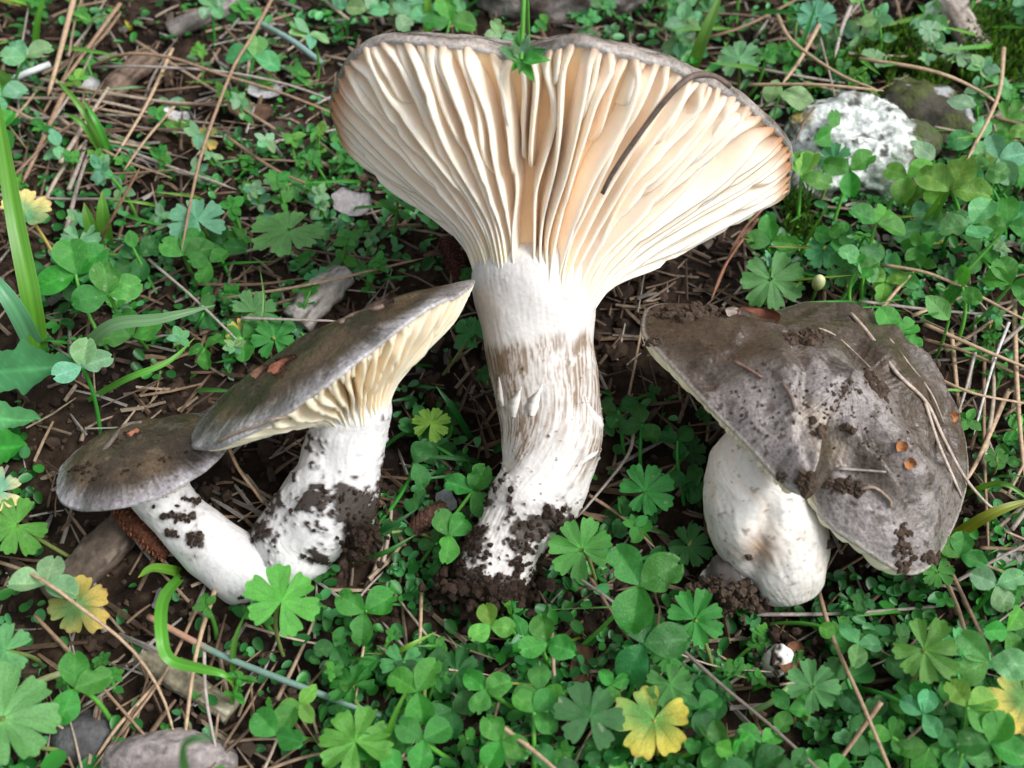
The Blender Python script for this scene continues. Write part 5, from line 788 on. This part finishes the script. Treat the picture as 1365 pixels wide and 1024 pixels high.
BODY = np.vstack([c.TV[::37] for c in (BIGCAP, MIDCAP, LEFTCAP, RIGHTCAP)] + [BIGE[::29], MIDCAP.edge(_U[::4, ::8], _S[::4, ::8]).reshape(-1, 3), RIGHTCAP.edge(_U[::4, ::8], _S[::4, ::8]).reshape(-1, 3)])
HERO = [(a[0], a[1], a[6]) for a in CL + PL + SP if len(a[6].split()) <= 9]
CWORD = dict(g='green', d='dark green', b='blue-green', t='pale bluish', l='bright green', o='yellowish')
TAKEN = set()
def by(x, y, what, c=None):
    for h in sorted(HERO, key=lambda q: (q[0] - x) ** 2 + (q[1] - y) ** 2)[:4]:
        lab = ((CWORD[c] + ' ') if c else '') + what + ' near the ' + h[2]
        if lab not in TAKEN: break
    TAKEN.add(lab); return lab
def place_name(x, y):
    if y < 130 and x > 440: return 'behind the big cap'
    if x < 470 and y < 265: return 'in the needle litter at the back'
    if x < 335 and y < 560: return 'in the clover patch behind the smallest mushroom'
    if x < 650 and y < 480: return 'around the grey wood stub'
    if x < 400: return 'on the open soil before the small mushrooms'
    if x < 690 and y < 790: return 'in the shaded gap left of the big stem'
    if x < 970 and y < 800: return 'in the shaded gap right of the big stem'
    if y > 770: return 'before the big stem' if x < 860 else 'before the muddy-capped mushroom'
    return 'around the lichen stone' if y < 400 else 'in the needles right of the muddy cap'
fr = np.random.default_rng(77)
def scatter(x0, y0, x1, y1, n, clear=.7, h=None, grow=.03):
    out = []
    for k in range(n * 6):
        if len(out) >= n: break
        x, y = fr.uniform(x0, x1), fr.uniform(y0, y1)
        if inside(x, y, grow): continue
        hh = fr.uniform(*h) if h else 0
        q = G(x, y, hh)
        if np.min(((BODY - q) ** 2).sum(1)) < clear ** 2: continue
        out.append((x, y, hh))
    return out
for (x0, y0, x1, y1, n, L0, L1, cs, h) in [(60, 290, 330, 520, 8, 26, 38, 'gd', (.6, 1.3)), (430, 800, 1000, 1060, 20, 26, 40, 'ggd', (.6, 1.5)), (1000, 800, 1430, 1060, 26, 26, 40, 'gbd', (.6, 1.7)), (1080, 160, 1430, 430, 24, 26, 38, 'gbl', (.7, 1.9)), (500, 560, 680, 790, 4, 22, 32, 'd', (.4, .9)), (790, 560, 950, 800, 5, 22, 32, 'd', (.4, .9)), (880, -50, 1420, 120, 12, 22, 30, 'bgt', (.7, 1.8)), (400, -60, 900, 30, 9, 22, 30, 't', (.7, 1.6)), (-130, 560, 15, 1100, 7, 34, 46, 'gb', (.8, 2)), (1290, 470, 1430, 800, 6, 18, 26, 'g', (.5, 1)), (-130, 0, 30, 500, 5, 26, 36, 'gt', (.8, 1.6))]:
    for x, y, hh in scatter(x0, y0, x1, y1, n, 1.0, h):
        a = fr.uniform(0, 360); p = place_name(x, y); c = cs[fr.integers(len(cs))]; clover(x, y, fr.uniform(L0, L1), (a, a + 118, a + 241), c, hh, by(x, y, 'low clover', c), 'clovers ' + p, .25)
for (x0, y0, x1, y1, n, L0, L1, cs, h) in [(0, 0, 440, 260, 32, 12, 19, 'tgl', (.3, 1.1)), (300, 170, 640, 470, 20, 12, 20, 'tg', (.3, 1.2)), (60, 260, 330, 520, 10, 12, 18, 'tg', (.3, 1)), (490, 480, 680, 790, 6, 12, 18, 'd', (.3, .7)), (790, 480, 950, 800, 6, 12, 18, 'd', (.3, .7)), (430, 790, 1430, 1060, 44, 12, 20, 'gdg', (.3, 1.1)), (1000, 0, 1430, 430, 40, 12, 20, 'btg', (.3, 1.4)), (1290, 470, 1430, 800, 12, 11, 16, 'g', (.3, .8)), (400, -60, 1000, 50, 16, 12, 20, 'tb', (.3, 1.3)), (60, 800, 430, 1060, 7, 10, 15, 'g', (.2, .6))]:
    for x, y, hh in scatter(x0, y0, x1, y1, n, .7, h):
        p = place_name(x, y); c = cs[fr.integers(len(cs))]; sprig(x, y, fr.uniform(L0, L1), c, hh, int(fr.integers(4, 7)), by(x, y, 'small-leaved sprig', c), 'chickweed sprigs ' + p, whorls=int(fr.integers(1, 4)))
for (x0, y0, x1, y1, n, L0, L1, cs, h) in [(430, 810, 1430, 1060, 10, 46, 70, 'bgd', (.6, 1.3)), (1080, 160, 1430, 430, 7, 40, 62, 'bl', (.6, 1.6)), (300, 200, 640, 470, 4, 36, 54, 'bg', (.4, 1)), (480, 480, 960, 790, 4, 36, 50, 'd', (.3, .7)), (880, -50, 1430, 120, 8, 34, 46, 'bt', (.6, 1.5)), (-130, 600, 10, 1100, 4, 70, 100, 'b', (.8, 1.8))]:
    for x, y, hh in scatter(x0, y0, x1, y1, n, 1.0, h): p = place_name(x, y); c = cs[fr.integers(len(cs))]; palm(x, y, fr.uniform(L0, L1), fr.uniform(0, 360), c, hh, by(x, y, 'low lobed leaf', c), 'lobed leaves ' + p, .25)
for (x0, y0, x1, y1, n, cs, ht, lean, w) in [(880, -50, 1430, 130, 34, 'lgl', (1.4, 3.4), 40, (5, 10)), (1000, 150, 1430, 430, 30, 'lgo', (1, 2.6), 45, (3, 6)), (480, 420, 960, 800, 18, 'd', (.6, 1.5), 50, (4, 8)), (430, 800, 1430, 1060, 34, 'glo', (.6, 1.8), 55, (3, 6)), (-20, -60, 220, 80, 18, 'lo', (1, 2.4), 40, (4, 8)), (60, 20, 450, 260, 14, 'lt', (.6, 1.5), 45, (3, 5)), (0, 260, 330, 520, 16, 'lg', (.8, 1.8), 45, (4, 8)), (1290, 440, 1430, 800, 20, 'lg', (.6, 1.4), 50, (3, 6)), (300, 180, 600, 430, 16, 'g', (.6, 1.4), 40, (4, 6))]:
    for x, y, _ in scatter(x0, y0, x1, y1, n, 1.1):
        p = place_name(x, y); H = fr.uniform(*ht); c = cs[fr.integers(len(cs))]; dx = fr.normal(0, lean); dy = fr.normal(0, 10); grass([(x, y, 0), (x + dx * .3, y + dy * .4, H * .6), (x + dx, y + dy, H * fr.uniform(.7, 1))], fr.uniform(*w), c, by(x, y, ('tall' if H > 1.8 else 'short') + ' grass blade', c), 'grass blades ' + p, n=12)
for (x0, y0, x1, y1, n, ang, sp, ln, h) in [(20, 110, 470, 250, 26, -15, 12, (120, 330), (.1, .8)), (0, 10, 130, 260, 14, 62, 14, (90, 200), (.2, .9)), (60, 0, 450, 260, 18, 30, 50, (50, 150), (.05, .6)), (300, 250, 640, 470, 16, 10, 30, (80, 200), (.1, .6)), (60, 800, 430, 1060, 18, 60, 40, (60, 170), (.1, .5)), (430, 800, 1430, 1060, 28, 40, 60, (80, 200), (.2, .9)), (1210, 400, 1430, 790, 34, 60, 45, (90, 220), (.2, .9)), (890, 0, 1430, 200, 16, -20, 40, (80, 180), (.3, 1.2)), (480, 420, 960, 800, 20, 20, 60, (70, 170), (.1, .5)), (-130, 20, 60, 300, 10, -15, 20, (120, 240), (.2, .7))]:
    for x, y, _ in scatter(x0, y0, x1, y1, n, .5, grow=0):
        a = math.radians(fr.normal(ang, sp)); L = fr.uniform(*ln); dx, dy = math.cos(a) * L / 2, -math.sin(a) * L / 2; xa, ya, xb, yb = x - dx, y - dy, x + dx, y + dy
        if inside(xa, ya) or inside(xb, yb): continue
        p = place_name(x, y); h1, h2 = fr.uniform(*h), fr.uniform(*h); pa = G(xa, ya, h1); pb = G(xb, yb, h2)
        if min(np.min(((BODY - (pa * (1 - t) + pb * t)) ** 2).sum(1)) for t in (0, .25, .5, .75, 1)) < .2: continue
        nc = int(fr.integers(5)); needle([(xa, ya, h1), (x + fr.normal(0, L * .03), y + fr.normal(0, L * .03), (h1 + h2) / 2 + .1), (xb, yb, h2)], fr.uniform(3.2, 7), NEEDC[nc], by(x, y, ('short ' if L < 110 else 'long ' if L > 190 else '') + ('tan', 'brown', 'pale', 'dark brown', 'greyish')[nc] + ' needle'), 'pine needles ' + p)

# uncountable stuff: soil crumbs, litter shreds, tiny ground cover, moss
n = 16000; pts = np.stack([fr.uniform(-24, 24, n), fr.uniform(-14, 24, n)], -1); sz = fr.uniform(.035, .1, n) * (1 + 2.6 * fr.random(n) ** 7); pts = np.column_stack([pts, gz(pts[:, 0], pts[:, 1]) + sz * .3]); cc = np.array([.038, .025, .018]) * fr.uniform(.5, 1.9, (n, 1))
V, F, C = crumbs(pts, sz, cc, 12); o = mk('soil_crumbs', V, F, M_CRUMB, origin=(0, 0, 0), smooth=False, col=C); tag(o, 'loose dark crumbs of soil between the plants', 'soil', kind='stuff')
def shreds(n, seed):
    r = np.random.default_rng(seed); x, y = r.normal(0, 16, n), r.normal(5, 14, n); a = r.uniform(0, np.pi, n); L = r.uniform(.25, 1.8, n) * .5; w = r.uniform(.02, .06, n); z = gz(x, y) + r.uniform(.05, .3, n); d = np.stack([np.cos(a), np.sin(a), r.normal(0, .12, n)], -1); s = np.stack([-np.sin(a), np.cos(a), r.normal(0, .3, n)], -1); c = np.stack([x, y, z], -1); u = np.array([0, 0, 1.0]); wide = r.random(n) < .10; w = np.where(wide, w * 2.4, w); L = np.where(wide, L * .35, L)
    A, B = c - d * L[:, None], c + d * L[:, None]; W2 = s * w[:, None]; hgt = u * np.where(wide, .02, w)[:, None]; mid = c + np.array([0, 0, 1.0]) * (r.normal(0, .06, n))[:, None]
    V = np.stack([A - W2, A + W2, A + hgt, mid - W2, mid + W2, mid + hgt, B - W2 * .6, B + W2 * .6, B + hgt], 1); f = np.array([[0, 3, 5, 2], [2, 5, 4, 1], [1, 4, 3, 0], [3, 6, 8, 5], [5, 8, 7, 4], [4, 7, 6, 3]]); F = (np.arange(n) * 9)[:, None, None] + f[None]
    pal = np.array([[.24, .16, .10], [.15, .095, .06], [.31, .24, .17], [.34, .31, .28], [.10, .065, .045]]); C = pal[r.integers(5, size=n)] * r.uniform(.7, 1.2, (n, 1)) * np.where(wide, .3, .8)[:, None]; return V.reshape(-1, 3), F.reshape(-1, 4), np.repeat(C, 9, 0)
V, F, C = shreds(7000, 5); o = mk('litter', V, F, M_NEEDLE, origin=(0, 0, 0), smooth=False, col=C); tag(o, 'broken needles and bark shreds littering the soil', 'litter', kind='stuff')
def blades(c, d, s, nn, L, wf):
    a = np.linspace(-np.pi, np.pi, 11, endpoint=False); al = .5 + .5 * np.cos(a); ac = np.sin(a) * (.72 + .42 * al)
    V = np.stack([c + d * L * x + s * L * y * wf + nn * L * (abs(y) * .16) for x, y in zip(al, ac)] + [c + d * L * .5 - nn * L * .05], 1); k = np.arange(11)
    F = (np.arange(len(c)) * 12)[:, None, None] + np.stack([k, (k + 1) % 11, np.full(11, 11)], -1)[None]; return V.reshape(-1, 3), F.reshape(-1, 3)
def tiny(n, zones, lsz, seed, cols, hh, lance=False):
    r = np.random.default_rng(seed); z = np.array([q[:4] for q in zones], float); wt = np.array([(q[2] - q[0]) * (q[3] - q[1]) * q[4] for q in zones]); k = r.choice(len(zones), n, p=wt / wt.sum()); px = r.uniform(z[k, 0], z[k, 2]); py = r.uniform(z[k, 1], z[k, 3])
    nm = fbm(np.stack([px / 70, py / 70, px * 0], -1), 2, seed); keep = np.array([not inside(a, b, .0) for a, b in zip(px, py)]) & (nm > .38); px, py = px[keep], py[keep]; c = np.array([P(a, b, 0) for a, b in zip(px, py)]); m = len(c); c[:, 2] = gz(c[:, 0], c[:, 1]) + r.uniform(hh[0], hh[1], m)
    a = r.uniform(0, 2 * np.pi, m); d = nrm(np.stack([np.cos(a), np.sin(a), r.uniform(-.2, .7, m) + (1.5 if lance else 0)], -1)); s = nrm(np.cross(d, np.array([0, 0, 1.0]) + r.normal(0, .3, (m, 3)))); L = r.uniform(*lsz, m)[:, None]; nn = np.cross(s, d); wf = .14 if lance else .36
    V, F = blades(c, d, s, nn, L, wf)
    C = np.asarray(cols)[r.integers(len(cols), size=m)] * r.uniform(.7, 1.3, (m, 1)); return V, F, np.repeat(C, 12, 0)
Z = [(430, 760, 1430, 1080, 1.0), (480, 520, 680, 800, .3), (790, 520, 960, 800, .3), (1000, 0, 1430, 440, 1.1), (400, -60, 1000, 60, .8), (300, 180, 650, 480, .6), (0, 0, 450, 260, .5), (60, 260, 330, 520, .8), (1290, 440, 1430, 800, .6), (-130, 560, 60, 1080, .4), (60, 780, 430, 1060, .12)]
V, F, C = tiny(9500, Z, (.14, .42), 3, [GREENS['g'], GREENS['d'], GREENS['d'], GREENS['b']], (.03, .5)); o = mk('ground_cover', V, F, M_LEAF, origin=(0, 0, 0), col=C); tag(o, 'tiny green leaves of ground cover over the soil', 'ground cover', kind='stuff')
V, F, C = tiny(6000, [(1090, 60, 1210, 130, 1), (1170, 110, 1250, 170, .8), (1280, 40, 1430, 140, .5), (1040, 270, 1110, 330, .4), (1270, 60, 1330, 130, .6)], (.15, .4), 9, [(.07, .17, .02), (.10, .22, .025), (.05, .12, .02)], (.2, .7), True); o = mk('moss', V, F, M_LEAF, origin=(0, 0, 0), col=C); tag(o, 'fine yellow-green moss on and around the stones', 'moss', kind='stuff')
# the plant carpet and litter go on beyond what the photograph frames
n = 12000; x, y = fr.uniform(-46, 46, n), fr.uniform(-30, 46, n); q = proj(np.stack([x, y, x * 0], -1)); seen = (q[:, 0] > -20) & (q[:, 0] < 1390) & (q[:, 1] > -10) & (q[:, 1] < 1040) & (q[:, 2] > 0); behind = (np.abs(x - 2) < 7) & (y > 9.5) & (y < 18)
k = (~seen | (behind & np.array([inside(a, b) for a, b in q[:, :2]]))) & (fbm(np.stack([x * .25, y * .25, x * 0], -1), 2, 6) > .40); c = np.stack([x, y, gz(x, y) + fr.uniform(.1, 1.1, n)], -1)[k]; c = c[np.array([np.min(((BODY - a) ** 2).sum(1)) > .8 for a in c])]; m = len(c)
a = fr.uniform(0, 2 * np.pi, m); d = nrm(np.stack([np.cos(a), np.sin(a), fr.uniform(-.2, .5, m)], -1)); s = nrm(np.cross(d, np.array([0, 0, 1.0]) + fr.normal(0, .3, (m, 3)))); L = fr.uniform(.35, .9, m)[:, None]; nn = np.cross(s, d)
V, F = blades(c, d, s, nn, L, .33)
C = np.array([GREENS['g'], GREENS['d'], GREENS['l'], GREENS['b']])[fr.integers(4, size=m)] * fr.uniform(.7, 1.3, (m, 1)); o = mk('undergrowth', V, F, M_LEAF, origin=(0, 0, 0), col=np.repeat(C, 12, 0)); tag(o, 'mass of small green leaves spreading around the mushrooms', 'undergrowth', kind='stuff')
finish_groups()
